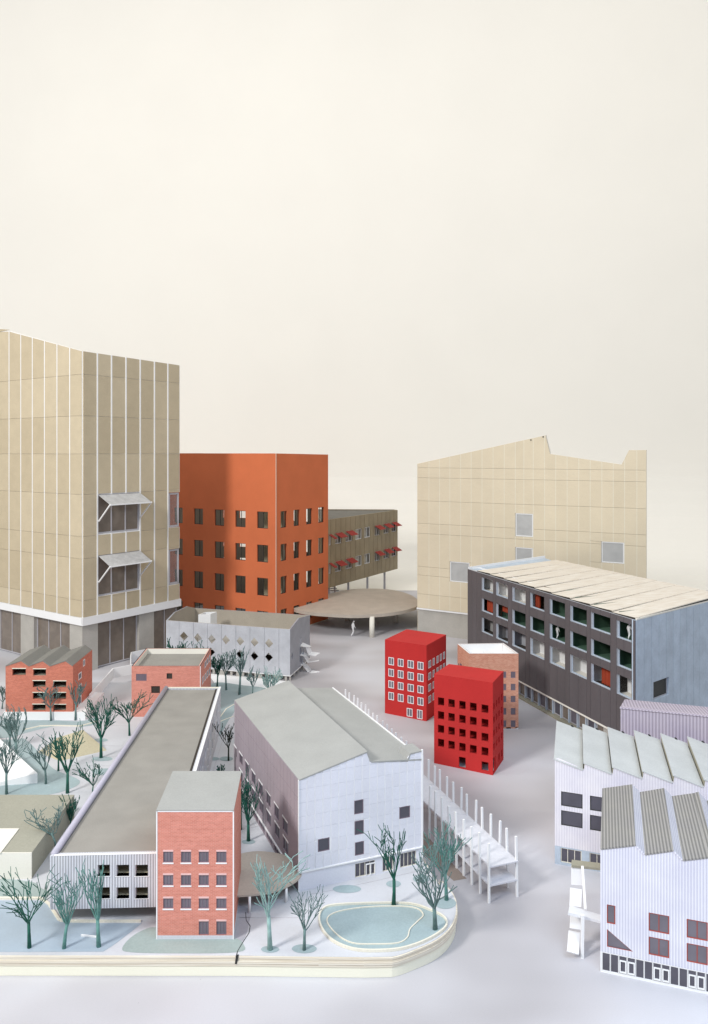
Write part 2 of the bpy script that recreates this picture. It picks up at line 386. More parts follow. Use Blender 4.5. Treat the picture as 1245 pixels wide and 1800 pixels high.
def inset(plan, t):
    n = len(plan); out = []
    for i in range(n):
        p0, p1, p2 = Vector(plan[i - 1][:2]), Vector(plan[i][:2]), Vector(plan[(i + 1) % n][:2])
        d1 = (p1 - p0).normalized(); d2 = (p2 - p1).normalized()
        n1 = Vector((-d1.y, d1.x)); n2 = Vector((-d2.y, d2.x)); k = 1 + n1.dot(n2)
        out.append(p1 + (n1 + n2) * t / max(k, .2))
    return out
def body(name, plan, ztop, zbot, mats, parent, holes={}, t=0.08, inner=None, skip=()):
    """walls all round a counter-clockwise plan; each wall is a part"""
    n = len(plan); out = []
    for i in range(n):
        if i in skip: out.append(None); continue
        j = (i + 1) % n; W = Wall(plan[i], plan[j])
        zt0 = ztop[i] if isinstance(ztop, (list, tuple)) else ztop; zt1 = ztop[j] if isinstance(ztop, (list, tuple)) else ztop
        mb = MB(); mt = mats[i] if isinstance(mats, (list, tuple)) else mats
        W.slab(mb, [(0, zbot), (W.L, zbot), (W.L, zt1), (0, zt0)], [rh(r) if len(r) == 4 and not isinstance(r[0], tuple) else r for r in holes.get(i, [])], t, inner_mi=1 if inner else 0)
        mb.build(name, [mt, inner] if inner else mt, parent); out.append(W)
    return out
M['orangeinside'] = card('inside_brown_grey', (0.30, 0.26, 0.21), 0.05)
ZI = 0.04         # island top, in camera heights
# ------------------------------------------------------------------ table, backdrop
mb = MB()
for i in range(30):
    for j in range(26): 
        x0, y0 = -75 + i * 5, -20 + j * 3
        mb.poly([(x0, y0, 0), (x0 + 5, y0, 0), (x0 + 5, y0 + 3, 0), (x0, y0 + 3, 0)])
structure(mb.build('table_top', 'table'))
mb = MB(); prof = [(53.5, 0.006), (56, 0.01)]
for i in range(1, 13):
    a = R(90) * i / 12; prof.append((56 + 9 * math.sin(a), 0.01 + 9 * (1 - math.cos(a))))
prof += [(65, 30), (65, 60), (65, 95)]
for (ya, za), (yb, zb) in zip(prof, prof[1:]): mb.poly([(-90, ya, za), (90, ya, za), (90, yb, zb), (-90, yb, zb)])
mb.poly([(-90, 53.5, 0.001), (90, 53.5, 0.001), (90, 53.5, 0.006), (-90, 53.5, 0.006)])
o = structure(mb.build('paper_backdrop', 'backdrop', smooth=True))

# ------------------------------------------------------------------ island (layered board under the front houses)
def pix_plan(px, z): return [G(x, y, z) for x, y in px]
def smooth_plan(pts, k=6):
    out = []; n = len(pts)
    for i in range(n):
        p0, p1, p2, p3 = pts[i - 1], pts[i], pts[(i + 1) % n], pts[(i + 2) % n]
        for s in range(k):
            t = s / k
            out.append(tuple(0.5 * (2 * p1[c] + (p2[c] - p0[c]) * t + (2 * p0[c] - 5 * p1[c] + 4 * p2[c] - p3[c]) * t * t + (3 * p1[c] - p0[c] - 3 * p2[c] + p3[c]) * t ** 3) for c in range(2)))
    return out
isl_px = [(-420, 1680), (415, 1681), (560, 1683), (640, 1684), (690, 1683), (735, 1668), (772, 1650), (795, 1627), (804, 1600), (798, 1572), (775, 1545), (744, 1508)]
isl = [Vector(p[:2]) for p in pix_plan(isl_px, ZI)]
isl += [Vector(G(590, 1240, ZI)[:2]), Vector(G(450, 1224, ZI)[:2]), Vector(G(388, 1205, ZI)[:2]), Vector(G(250, 1199, ZI)[:2]), Vector(G(-600, 1199, ZI)[:2])]
def dense(pl, k=5):
    """round the right-hand end of the front edge"""
    out = []
    for i, p in enumerate(pl):
        if 4 <= i <= 10:
            p0, p1, p2, p3 = pl[i - 1], pl[i], pl[i + 1], pl[i + 2]
            for s in range(k):
                t = s / k; out.append(0.5 * (2 * p1 + (p2 - p0) * t + (2 * p0 - 5 * p1 + 4 * p2 - p3) * t * t + (3 * p1 - p0 - 3 * p2 + p3) * t ** 3))
        else: out.append(p)
    return out
isl = dense(isl)
ir = thing('island_base', 'cream foam and plywood base carrying the front houses and bare trees', 'base', (-3, 20, 0))
mb = MB(); mb.prism(inset(isl, 0.03), 0.004, .205); mb.build('foam_block', 'foam', ir)
for k, (a, b, ins) in enumerate([(.207, .262, .012), (.264, .310, -.006), (.312, .356, .01), (.358, .392, 0.0)]):
    mb = MB(); mb.prism(inset(isl, ins), a, b)
    o = mb.build('plywood_layer', 'birchedge', ir)
mb = MB(); mb.prism(inset(isl, .03), .3925, .4); structure(mb.build('island_paving', 'ground'))
ZT = .4
def sheet(name, px, mat, lift, z=ZI, smooth=True, th=None):
    p = [tuple(G(x, y, z)[:2]) for x, y in px]
    if smooth: p = smooth_plan(p, 5)
    a = sum(p[i][0] * p[(i + 1) % len(p)][1] - p[(i + 1) % len(p)][0] * p[i][1] for i in range(len(p)))
    if a < 0: p.reverse()
    mb = MB(); tri = geometry.tessellate_polygon([[Vector((x, y, 0)) for x, y in p]]); zz = z * S + lift
    for t in tri:
        q = [p[i] for i in t]
        if (q[1][0] - q[0][0]) * (q[2][1] - q[0][1]) - (q[2][0] - q[0][0]) * (q[1][1] - q[0][1]) < 0: q.reverse()
        mb.poly([(x, y, zz) for x, y in q])
    return structure(mb.build(name, mat))
sheet('white_paving', [(365, 1184), (440, 1190), (508, 1198), (500, 1225), (450, 1232), (400, 1215), (380, 1204)], 'white', .004, z=0, smooth=False)
sheet('lawn_sheet', [(-150, 1272), (60, 1266), (140, 1268), (165, 1262), (172, 1270), (150, 1277), (100, 1276), (40, 1290), (10, 1297), (-150, 1300)], 'lawn', .004)
sheet('lawn_sheet', [(-120, 1310), (20, 1300), (45, 1300), (75, 1330), (95, 1352), (140, 1372), (120, 1388), (60, 1400), (-120, 1410)], 'lawn', .004)
sheet('lawn_sheet', [(-120, 1540), (40, 1548), (70, 1560), (78, 1575), (-120, 1577)], 'lawn2', .004)
sheet('road_sheet', [(372, 1202), (430, 1205), (470, 1212), (430, 1232), (405, 1262), (388, 1290), (370, 1300), (380, 1250)], 'lawn', .004)
sheet('lawn_sheet', [(215, 1668), (228, 1650), (250, 1636), (275, 1630), (330, 1640), (408, 1648), (428, 1660), (418, 1674), (300, 1676), (230, 1674)], 'lawn2', .004)
sheet('road_sheet', [(408, 1590), (440, 1600), (438, 1622), (432, 1645), (418, 1665), (405, 1672), (400, 1640)], 'asphalt', .003)
for x, y, w, h in [(475, 1669, 16, 6), (535, 1668, 22, 8), (692, 1554, 13, 6), (610, 1563, 25, 7), (741, 1545, 15, 7), (783, 1588, 19, 10),
                   (437, 1480, 12, 4), (180, 1334, 18, 4), (186, 1357, 24, 6), (178, 1301, 12, 3), (376, 1334, 10, 3), (398, 1334, 12, 4)]:
    sheet('tree_pit', [(x + w * math.cos(a * .785), y + h * math.sin(a * .785)) for a in range(8)], 'lawn', .006)
# sunken blue basins at the front left, cream kerb strips
sheet('basin_floor', [(-160, 1583), (70, 1583), (88, 1588), (105, 1621), (150, 1623), (250, 1623), (228, 1640), (205, 1658), (182, 1673), (-160, 1674)], 'water', .004, smooth=False)
def kerb(name, px, w, h, mat, label=None, z=ZI, lift=0.0):
    p = [Vector(G(x, y, z)) for x, y in px]; mb = MB()
    L, Rr = [], []
    for i, q in enumerate(p):
        d = (p[min(i + 1, len(p) - 1)] - p[max(i - 1, 0)]); d.z = 0; d.normalize(); n = Vector((-d.y, d.x, 0)) * w / 2
        L.append(q + n); Rr.append(q - n)
    for i in range(len(p) - 1):
        b = [Rr[i], Rr[i + 1], L[i + 1], L[i]]; zz = z * S + lift
        mb.hexa([(q.x, q.y, zz + .001) for q in b], [(q.x, q.y, zz + h) for q in b])
    return structure(mb.build(name, mat))
kerb('basin_kerb', [(-150, 1580), (72, 1580), (86, 1590), (104, 1618), (118, 1620.5), (248, 1620.5)], .05, .035, 'cream')
kerb('paving_kerb', [(40, 1284), (70, 1277), (100, 1276), (140, 1277), (160, 1272), (172, 1268)], .05, .03, 'cream')
kerb('paving_kerb', [(386, 1262), (398, 1246), (412, 1238)], .04, .012, 'cream')
kerb('paving_kerb', [(384, 1270), (398, 1264), (412, 1259)], .04, .012, 'cream')
# thin paving joints
for pts in [[(420, 1613), (530, 1613)], [(545, 1572), (600, 1562), (740, 1530)], [(440, 1455), (470, 1449)], [(150, 1310), (250, 1312)], [(165, 1330), (240, 1331)], [(150, 1345), (225, 1347)],
            [(190, 1252), (232, 1252)], [(185, 1275), (240, 1276)], [(480, 1590), (500, 1578)], [(375, 1355), (398, 1280)]]:
    kerb('paving_joint', pts, .012, .003, 'frame')
kerb('board_joint', [(415, 1682), (418, 1672), (428, 1655), (438, 1640), (440, 1628), (433, 1618), (432, 1604)], .013, .006, 'crack')
mb = MB(); mb.box if 0 else None
p = G(415, 1681, ZI); mb.hexa([(p.x - .02, p.y - .012, .26), (p.x + .02, p.y - .012, .26), (p.x + .02, p.y + .05, .26), (p.x - .02, p.y + .05, .26)],
                             [(p.x + .0, p.y - .012, .401), (p.x + .05, p.y - .012, .401), (p.x + .05, p.y + .05, .401), (p.x, p.y + .05, .401)])
structure(mb.build('board_joint', 'crack'))
# small white strip on the basin
a, b = G(143, 1646, ZI), G(172, 1649, ZI); mb = MB(); mb.bar((a.x, a.y, ZT + .022), (b.x, b.y, ZT + .022), .03, .03)
tag(mb.build('bench_strip', 'white', origin=(a.x, a.y, ZT)), 'small white strip lying on the blue basin beside the grey-green tree', 'bench')

# pond with raised rims
pr = thing('pond', 'shallow teal pond with two curved cream rims at the island corner', 'pond', G(650, 1625, ZI))
def ring(name, px, w, z0, h, mat, parent, closed=True):
    p = smooth_plan([tuple(G(x, y, ZI)[:2]) for x, y in px], 6) if closed else [tuple(G(x, y, ZI)[:2]) for x, y in px]
    a = sum(p[i][0] * p[(i + 1) % len(p)][1] - p[(i + 1) % len(p)][0] * p[i][1] for i in range(len(p)))
    if a < 0: p.reverse()
    pin = inset(p, w); mb = MB(); n = len(p)
    for i in range(n):
        j = (i + 1) % n
        mb.poly([(*p[i], z0 + h), (*p[j], z0 + h), (*pin[j], z0 + h), (*pin[i], z0 + h)])
        mb.poly([(*p[i], z0), (*p[j], z0), (*p[j], z0 + h), (*p[i], z0 + h)])
        mb.poly([(*pin[j], z0), (*pin[i], z0), (*pin[i], z0 + h), (*pin[j], z0 + h)])
    return mb.build(name, mat, parent), p
outer_px = [(560, 1618), (566, 1600), (590, 1592), (660, 1589), (720, 1590), (755, 1600), (782, 1614), (786, 1630), (765, 1648), (730, 1664), (690, 1673), (630, 1673), (590, 1660), (568, 1640)]
inner_px = [(574, 1620), (590, 1605), (640, 1596), (700, 1594), (733, 1598), (745, 1610), (735, 1622), (722, 1635), (717, 1650), (700, 1660), (660, 1662), (620, 1660), (592, 1645)]
o, p = ring('outer_rim', outer_px, .035, ZT + .002, .05, 'cream', pr)
mb = MB()
pin = inset(p, .02)
tri = geometry.tessellate_polygon([[Vector((x, y, 0)) for x, y in pin]])
for t in tri:
    q = [pin[i] for i in t]
    if (q[1][0] - q[0][0]) * (q[2][1] - q[0][1]) - (q[2][0] - q[0][0]) * (q[1][1] - q[0][1]) < 0: q.reverse()
    mb.poly([(x, y, ZT + .012) for x, y in q])
mb.build('basin_sheet', 'lawn', pr)
ring('inner_rim', inner_px, .022, ZT + .012, .02, 'cream', pr)

# ------------------------------------------------------------------ 1 beige panel tower, far left
A = G(145, 1184); B = G(316, 1139); C0 = G(0, 1146)
A2 = A + (C0 - A) * 1.55
back = B + Vector((-3.4, 5.2, 0)); backl = A2 + Vector((-1, 8, 0))
root = thing('panel_tower', 'tall beige panelled tower with white joints and grey awnings at the left edge', 'building', cen([A2, A, B, back], 0))
WL, WR = Wall(A2, A), Wall(A, B)
zbL = WL.z(144.9, 1098); zb = zbL
ztA = zat(A, 617); ztB = zat(B, 642); ztL = WL.z(0, 578); zt2 = ztA + (ztL - ztA) * 1.55
zband = zat(A, 1086)
w1 = WR.rect(172, 246, 869.5, 939); w2 = WR.rect(172, 246, 976.5, 1049)
zc = [zat(A, y) for y in (869.3, 943.3, 982.4, 1056)]
side1 = (WR.u(296), WR.L, WR.z(296, 928), WR.z(296, 866)); side2 = (WR.u(296), WR.L, WR.z(296, 1029), WR.z(296, 966))
mb = MB(); WR.slab(mb, [(0, zband), (side2[0], zband), (WR.L, zband), (WR.L, side2[2]), (side2[0], side2[2]), (side2[0], side2[3]), (WR.L, side2[3]), (WR.L, side1[2]), (side1[0], side1[2]), (side1[0], side1[3]), (WR.L, side1[3]), (WR.L, ztB), (0, ztA)], [rh(w1), rh(w2)], .12, inner_mi=1)
mb.build('wall_core', ['white', 'concrete'], root)
mb = MB(); WL.slab(mb, [(0, zband), (WL.L, zband), (WL.L, ztA), (0, zt2)], [], .12); mb.build('wall_core', 'white', root)
usR = [0] + [WR.u(x) for x in (170.7, 195.6, 221, 246, 271, 294.6)] + [WR.L]
zs = [zband + .01] + [zat(A, y) for y in (1056, 982.4, 943.3, 869.3, 798, 730.7, 657.8)] + [zat(A, 560)]
panels(WR, usR, zs, root, 'beige', [w1, w2, side1, side2], [(0, ztA), (WR.L, ztB)], gu=.062, gz=.012, th=.05, tilt=.03)
ul = [WL.u(x) for x in (17.8, 38.4, 58.7, 80, 102, 124.4)]; st = ul[1] - ul[0]
usL = [ul[0] - st * k for k in range(5, 0, -1)] + ul + [WL.L]
usL = [u for u in usL if u > 0]
rr = [(u, zt2 + (ztA - zt2) * u / WL.L) for u in (0, WL.L)]
panels(WL, usL, zs + [zat(A, 480)], root, 'beige', [], rr, gu=.062, gz=.012, th=.05, tilt=.03)
def joints(W, us, z0, rf, holes, w, o, mat, parent):
    for u in us:
        for r in sub_rects((u - w / 2, u + w / 2, z0, rf(u)), holes):
            if r[1] - r[0] > w * .6 and r[3] - r[2] > .1:
                m_ = MB(); W.box(m_, max(r[0], .003), r[1], r[2], r[3], o, .002); m_.build('joint_strip', mat, parent)
hh_ = [(h[0] + .03, h[1] - .03, h[2], h[3]) for h in (w1, w2)] + [(side1[0] - .02, 9, side1[2], side1[3]), (side2[0] - .02, 9, side2[2], side2[3])]
joints(WR, usR[1:-1], zband, lambda u: ztA + (ztB - ztA) * u / WR.L, hh_, .055, .052, 'white', root)
joints(WL, usL[:-1], zband, lambda u: zt2 + (ztA - zt2) * u / WL.L, [], .055, .052, 'white', root)
mb = MB(); WR.box(mb, -.05, WR.L + .03, zat(A, 1100), zband, .09, -.1); mb.build('band', 'white', root)
mb = MB(); WL.box(mb, 0, WL.L + .04, zat(A, 1099.5), zband - .003, .085, -.1); mb.build('band', 'white', root)
for (W, r, cols) in ((WR, w1, 3), (WR, w2, 3)):
    window(W, r, root, 'frame', 'panebrown', 3, 1, .07, -.06, .05)
    # awning with struts
    u0, u1, z1 = r[0] + .02, r[1] - .02, r[3] - .02; out, drop = .95, .40
    mb = MB(); a_, b_ = W.pt(u0, z1, .06), W.pt(u1, z1, .06); c_, d_ = W.pt(u1, z1 - drop, out), W.pt(u0, z1 - drop, out)
    aw = mb.plate([d_, c_, b_, a_], .02) or mb.build('awning', 'awngrey', root)
    for e, fz in ((d_, u0), (c_, u1)):
        m2 = MB(); m2.bar(e, W.pt(fz, z1 - 1.2, .06), .05); m2.build('strut', 'white', aw)
    m2 = MB(); m2.bar(d_ - Vector((0, 0, .02)), c_ - Vector((0, 0, .02)), .05); m2.build('edge_bar', 'white', aw)
for r in (side1, side2):
    r = (r[0] + .03, r[1] - .03, r[2] + .02, r[3] - .02)
    window(WR, r, root, 'frame', 'glass', 1, 1 if r[2] > 3 else 2, .09, -.02, .06)
# ground floor: card piers with glazing between
zt0 = zat(A, 1099)
mb = MB()
def pier(W, x0, x1, mat='concrete'):
    m_ = MB(); W.box(m_, W.u(x0) if x0 is not None else 0, W.u(x1) if x1 is not None else W.L, 0, zt0, -.05, -.55); m_.build('pier', mat, root)
pier(WL, 121, 144); pier(WL, 35, 58); pier(WR, 146, 173.5); pier(WR, 246, 272); pier(WL, -75, -45)
def glazing(W, x0, x1, n, gl='panebrown'):
    window(W, (W.u(x0), W.u(x1), .03, zt0 - .02), root, 'frame', gl, n, 1, .05, -.22, .06)
glazing(WR, 173.5, 246, 3); glazing(WR, 272, 315.5, 2); glazing(WL, 58, 121, 3); glazing(WL, -45, 35, 4)
mb = MB(); cp = [WL.pt(.2, 0, -.9), WL.pt(WL.L - .9, 0, -.9), WR.pt(WR.L - .1, 0, -.9), WR.pt(WR.L - .1, 0, -2.4), WL.pt(.2, 0, -3.5)]
mb.prism(cp, .004, zt0, 0); mb.build('inner_core', 'darkwarm', root)
mb = MB(); mb.prism([WL.pt(.1, 0, -.13), WL.pt(WL.L - .15, 0, -.13), WR.pt(WR.L - .02, 0, -.13), WR.pt(WR.L - .02, 0, -1.4), backl + Vector((0, -3, 0))], zt0 + .02, zt0 + .1)
for za in (zc[0] * .5 + zc[1] * .5,): pass
mb.build('floor_slab', 'whitewarm', root)
# inner partition behind the awning windows (leaves the far corner bay open to see through)
mb = MB(); a_, b_, c_ = WL.pt(.3, 0, -1.4), WR.pt(-.4, 0, -1.7), WR.pt(side1[0] - .15, 0, -1.2)
mb.prism([WL.pt(.3, 0, -1.4), WL.pt(WL.L - 1.3, 0, -1.4), c_, c_ + Vector((-.9, 1.2, 0)), WL.pt(.3, 0, -3)], zt0 + .1, ztB - .3); mb.build('inner_core', 'concrete', root)

# ------------------------------------------------------------------ 2 orange building with open windows
A = G(485, 1119); B = G(577, 1089); C0 = G(317, 1094)
A2 = A + (C0 - A) * 1.25; zt = zat(A, 797); ztB = zat(B, 799)
Bk = B + Vector((-4.6, 3.2, 0)); A3 = A2 + Vector((1.6, 4.2, 0))
plan = [A2, A, B, Bk, A3]
root = thing('orange_building', 'tall plain orange card building with rows of open square windows', 'building', cen(plan))
WL, WR = Wall(A2, A), Wall(A, B)
def grid(W, cols, rows, xr): return [(W.u(a), W.u(b), W.z(xr, yb), W.z(xr, yt)) for a, b in cols for yt, yb in rows]
rows = [(899, 928.4), (957.2, 987.5), (1015, 1046.3), (1073, 1103)]
hl = grid(WL, [(306, 321.3), (340.6, 357), (377, 394), (413.8, 431.8), (452, 471.2)], rows, 452)
hl = [h for h in hl if h[0] > .1]
hr = grid(WR, [(493.6, 504.5), (516.6, 527), (538.6, 549), (559.8, 570)], [(899, 928.4), (957, 987), (1014, 1045), (1072, 1102)], 493.6)
zz = [zt, zt, ztB, ztB, zt]
bk_h = [(u, u + .5, z0, z1) for u in (.7, 1.7, 2.7, 3.7) for _, _, z0, z1 in hl[:4]]
Wb = Wall(Bk, A3)
bh = [(u, u + .95, h[2] - .05, h[3] + .1) for u in [.3 + k * 1.15 for k in range(int((Wb.L - 1) / 1.15))] for h in hl[:3]]
Wr = Wall(B, Bk)
body('wall', plan, zz, 0.0, 'orange', root, {0: hl, 1: hr, 2: [(u, u + .8, h[2] - .05, h[3] + .1) for u in [.4 + k * 1.05 for k in range(int((Wr.L - 1) / 1.05))] for h in hl[:3]], 3: bh}, .13, inner='orangeinside')
for W, hs in ((WL, hl), (WR, hr)):
    for r in hs: window(W, r, root, 'framedark', 'glass', 2, 1, .028, -.09, .03, glass=False)
mb = MB(); c = cen([A, B]); WL.box(mb, WL.L - .35, WL.L + .0, 0, .05, .03, 0); WR.box(mb, -.006, .02, 0, zt, .02, .004); mb.build('corner_strip', 'cream', root)
mb = MB(); WR.box(mb, .0, WR.L, 0.005, .05, .02, .003); mb.build('base_strip', 'cream', root)
# inner cross wall so that only some windows show daylight
mb = MB(); m1 = WL.pt(WL.L * .35, 0, -1.9); m2 = WR.pt(WR.L * .35, 0, -.9)
m1 = WL.pt(WL.L * .7, 0, -2.4); mb.prism([m1, m2, m2 + Vector((.0, .15, 0)), m1 + Vector((0, .15, 0))], 0, zt - .6); mb.build('inner_wall', 'tan', root)

# ------------------------------------------------------------------ 3 olive bridge wing on stilts
A = G(577, 1076); B = G(699, 1036); ext = A + (A - B) * .10
A_ = ext; zt0_, zt1_ = zat(A, 913.6), zat(B, 896.6); zb0, zb1 = zat(A, 1033), zat(B, 994)
zt = (zt0_ + zt1_) / 2; zb = (zb0 + zb1) / 2
C_ = Gh(655, 900, zt / S); D_ = Gh(560, 898, zt / S)
C_ = Vector((B.x - .25, B.y + .6, 0)); D_ = Vector((A_.x - .8, B.y + .9, 0))
plan = [A_, B, C_, D_]
root = thing('bridge_wing', 'long olive wing on thin grey stilts with small red awnings', 'building', cen(plan))
W = Wall(A_, B)
zA = zt0_ + (zt0_ - zt1_) * .1; zBm = zb0 + (zb0 - zb1) * .1
cols = [(578, 582), (589, 600.3), (607.5, 619), (625, 636), (641, 650.6), (658.7, 667.6), (674.5, 683.4), (688.5, 696.4)]
def lin(a, b, u): return a + (b - a) * u / W.L
hs = []
for r0, r1 in ((.30, .58), (.30, .58)): pass
zz_top = [(937.2, 956.7), (987, 1006)]
for (x0, x1) in cols:
    for yt, yb in zz_top:
        za, zb_ = W.z(589, yb), W.z(589, yt); k = (W.u(x0) - W.u(589)) / W.L
        hs.append((W.u(x0), W.u(x1), za + k * (zb1 - zb0) * .6, zb_ + k * (zb1 - zb0) * .6))
mb = MB(); W.slab(mb, [(0, zBm), (W.L, zb1), (W.L, zt1_), (0, zA)], [rh(h) for h in hs], .12); mb.build('wall', 'oliveboard', root)
us = [W.L * i / 17 for i in range(18)]
panels(W, us, [zBm + .0, zt1_ + .3], root, 'oliveboard', [(h[0] - .0, h[1], h[2], h[3]) for h in hs], [(0, zA), (W.L, zt1_)], gu=.03, gz=.0, th=.02, name='board')
for i, h in enumerate(hs):
    window(W, h, root, 'white', 'glass', 2, 1, .04, -.03, .03, glass=False)
    if i // 2 not in (3, 4):
        mb = MB(); z1 = h[3] - .01; u0, u1 = h[0] - .02, h[1] + .02
        mb.plate([W.pt(u0, z1 - .24, .50), W.pt(u1, z1 - .24, .50), W.pt(u1, z1, .03), W.pt(u0, z1, .03)], .02)
        mb.build('awning', 'awnred', root)
for p, q, a, b in ((B, C_, zt1_, zt1_), (C_, D_, zt1_, zA), (D_, A_, zA, zA)):
    Wx = Wall(p, q); mb = MB(); Wx.slab(mb, [(0, zb), (Wx.L, zb), (Wx.L, b), (0, a)], [], .1); mb.build('wall', 'oliveboard', root)
ii = inset(plan, .11)
mb = MB(); mb.prism(ii, [zA - .12, zt1_ - .12, zt1_ - .12, zA - .12], [zA - .06, zt1_ - .06, zt1_ - .06, zA - .06]); mb.build('roof', 'darkroof', root)
mb = MB(); mb.prism(ii, [zBm - .03, zb1 - .03, zb1 - .03, zBm - .03], [zBm + .04, zb1 + .04, zb1 + .04, zBm + .04]); mb.build('floor_slab', 'cream', root)
mb = MB(); mb.prism(inset(plan, .3)[:4], zb + .1, zt - .3); mb.build('inner_core', 'whitewarm', root)
for px in (584, 618, 651.5, 681.5):
    u = W.u(px); mb = MB(); p = W.pt(u, 0, -.25); mb.bar(p, p + Vector((0, 0, zb)), .14, .14); mb.build('stilt', 'frame', root)
st = thing('spiral_stair', 'small grey folded stair hanging under the olive wing', 'stair', W.pt(W.u(620), 0, -1.4))
c = W.pt(W.u(620), 0, -1.4)
for k in range(9):
    a = k * .55; mb = MB(); p = c + Vector((math.cos(a) * .3, math.sin(a) * .3, .25 + k * .15)); mb.bar(p - Vector((.3, 0, 0)), p + Vector((.3, 0, 0)), .22, .04); mb.build('step', 'frame', st)
mb = MB(); mb.bar(c, c + Vector((0, 0, zb)), .1); mb.build('post', 'frame', st)

# ------------------------------------------------------------------ 4 lens canopy and walking figure
zc_ = .125
cp = [G(x, y, zc_) for x, y in [(517, 1070), (527, 1064), (545, 1055), (575, 1045), (610, 1037), (650, 1034.5), (690, 1037), (718, 1044), (734, 1054), (735, 1064), (722, 1070), (695, 1076), (660, 1079.5), (620, 1081), (580, 1079), (545, 1076)]]
cp = [tuple(p[:2]) for p in cp][::-1]; cp = smooth_plan(cp, 4)
root = thing('lens_canopy', 'large lens-shaped beige canopy on round posts beside the orange building', 'canopy', cen(cp))
mb = MB(); mb.prism(cp, (zc_ - .017) * S, zc_ * S); mb.build('canopy_slab', 'canopy', root)
for x, y in ((654, 1120), (611, 1091), (696, 1094), (575, 1078)):
    p = G(x, y); mb = MB(); mb.tube([p, p + Vector((0, 0, (zc_ - .012) * S))], .14, 12); mb.build('post', 'whitewarm', root, smooth=True)

def figure(p, h, face, label, mat='white', parent=None):
    """walking person: one skinned body"""
    J = {'pel': (0, 0, .52), 'belly': (0, .005, .62), 'chest': (0, .02, .74), 'neck': (0, .04, .83), 'head': (0, .065, .885), 'crown': (0, .07, .955),
         'hl': (-.045, 0, .50), 'kl': (-.05, .07, .28), 'al': (-.05, -.0, .05), 'tl': (-.05, .07, .02),
         'hr': (.045, 0, .50), 'kr': (.05, .02, .27), 'ar': (.05, -.13, .07), 'tr': (.05, -.08, .02),
         'sl': (-.09, .02, .79), 'el': (-.12, -.03, .63), 'wl': (-.11, .03, .50), 'fl': (-.105, .045, .44),
         'sr': (.09, .02, .79), 'er': (.12, .05, .63), 'wr': (.10, .12, .54), 'fr': (.09, .15, .49)}
    rad = {'pel': .065, 'belly': .06, 'chest': .075, 'neck': .028, 'head': .05, 'crown': .042, 'hl': .05, 'kl': .035, 'al': .022, 'tl': .018,
           'hr': .05, 'kr': .035, 'ar': .022, 'tr': .018, 'sl': .032, 'el': .024, 'wl': .017, 'fl': .016, 'sr': .032, 'er': .024, 'wr': .017, 'fr': .016}
    E = [('pel', 'belly'), ('belly', 'chest'), ('chest', 'neck'), ('neck', 'head'), ('head', 'crown'), ('pel', 'hl'), ('hl', 'kl'), ('kl', 'al'), ('al', 'tl'), ('pel', 'hr'), ('hr', 'kr'), ('kr', 'ar'), ('ar', 'tr'),
         ('chest', 'sl'), ('sl', 'el'), ('el', 'wl'), ('wl', 'fl'), ('chest', 'sr'), ('sr', 'er'), ('er', 'wr'), ('wr', 'fr')]
    ks = list(J); me = bpy.data.meshes.new('person')
    me.from_pydata([tuple(c * h for c in J[k]) for k in ks], [(ks.index(a), ks.index(b)) for a, b in E], [])
    me.materials.append(M[mat]); o = bpy.data.objects.new('person', me); COL.objects.link(o)
    o.location = p; o.rotation_euler = (0, 0, face)
    sk = o.modifiers.new('skin', 'SKIN'); sd = o.modifiers.new('sub', 'SUBSURF'); sd.levels = sd.render_levels = 1
    for i, k in enumerate(ks): me.skin_vertices[0].data[i].radius = (rad[k] * h * 1.2, rad[k] * h * 1.2)
    me.skin_vertices[0].data[0].use_root = True
    tag(o, label, 'person'); return o
figure(G(620.5, 1118), .088 * S, R(-70), 'white figure walking on the open floor in front of the lens canopy')

# ------------------------------------------------------------------ 5 big beige wall building, back right
A = G(734, 1113); B = G(1137, 1166)
plan = [A, B, B + Vector((1.6, 5.0, 0)), A + Vector((.9, 6.5, 0))]
root = thing('gabled_panel_block', 'wide sand panelled building with a jagged roofline and pale windows at back right', 'building', cen(plan))
W = Wall(A, B)
prof = [(735.5, 815), (959.4, 765), (967.3, 797.7), (1093, 816.3), (1106, 791), (1137, 790.8)]
top = [(W.u(x), W.z(x, y)) for x, y in prof]; top[0] = (0, top[0][1]); top[-1] = (W.L, top[-1][1])
zb = zat(A, 1068)
hs = [(W.u(a), W.u(b), W.z(a, d), W.z(a, c)) for a, b, c, d in ((906.5, 937.5, 902, 942.5), (906.5, 937, 961.5, 1000), (791.5, 826, 986.5, 1022), (1057.5, 1097.5, 951.5, 988.5))]
mb = MB(); W.slab(mb, [(0, zb), (W.L, zb)] + top[::-1], [rh(h) for h in hs], .15); mb.build('wall_core', 'whitewarm', root)
cx = [735.5, 754.8, 773.5, 791.5, 810.5, 829, 848, 867.5, 887, 906.5, 921.5, 938, 958, 977.5, 997.5, 1018, 1038, 1058.5, 1078.5, 1098.5, 1120]
us = [0] + [W.u(x) for x in cx[1:]] + [W.L]
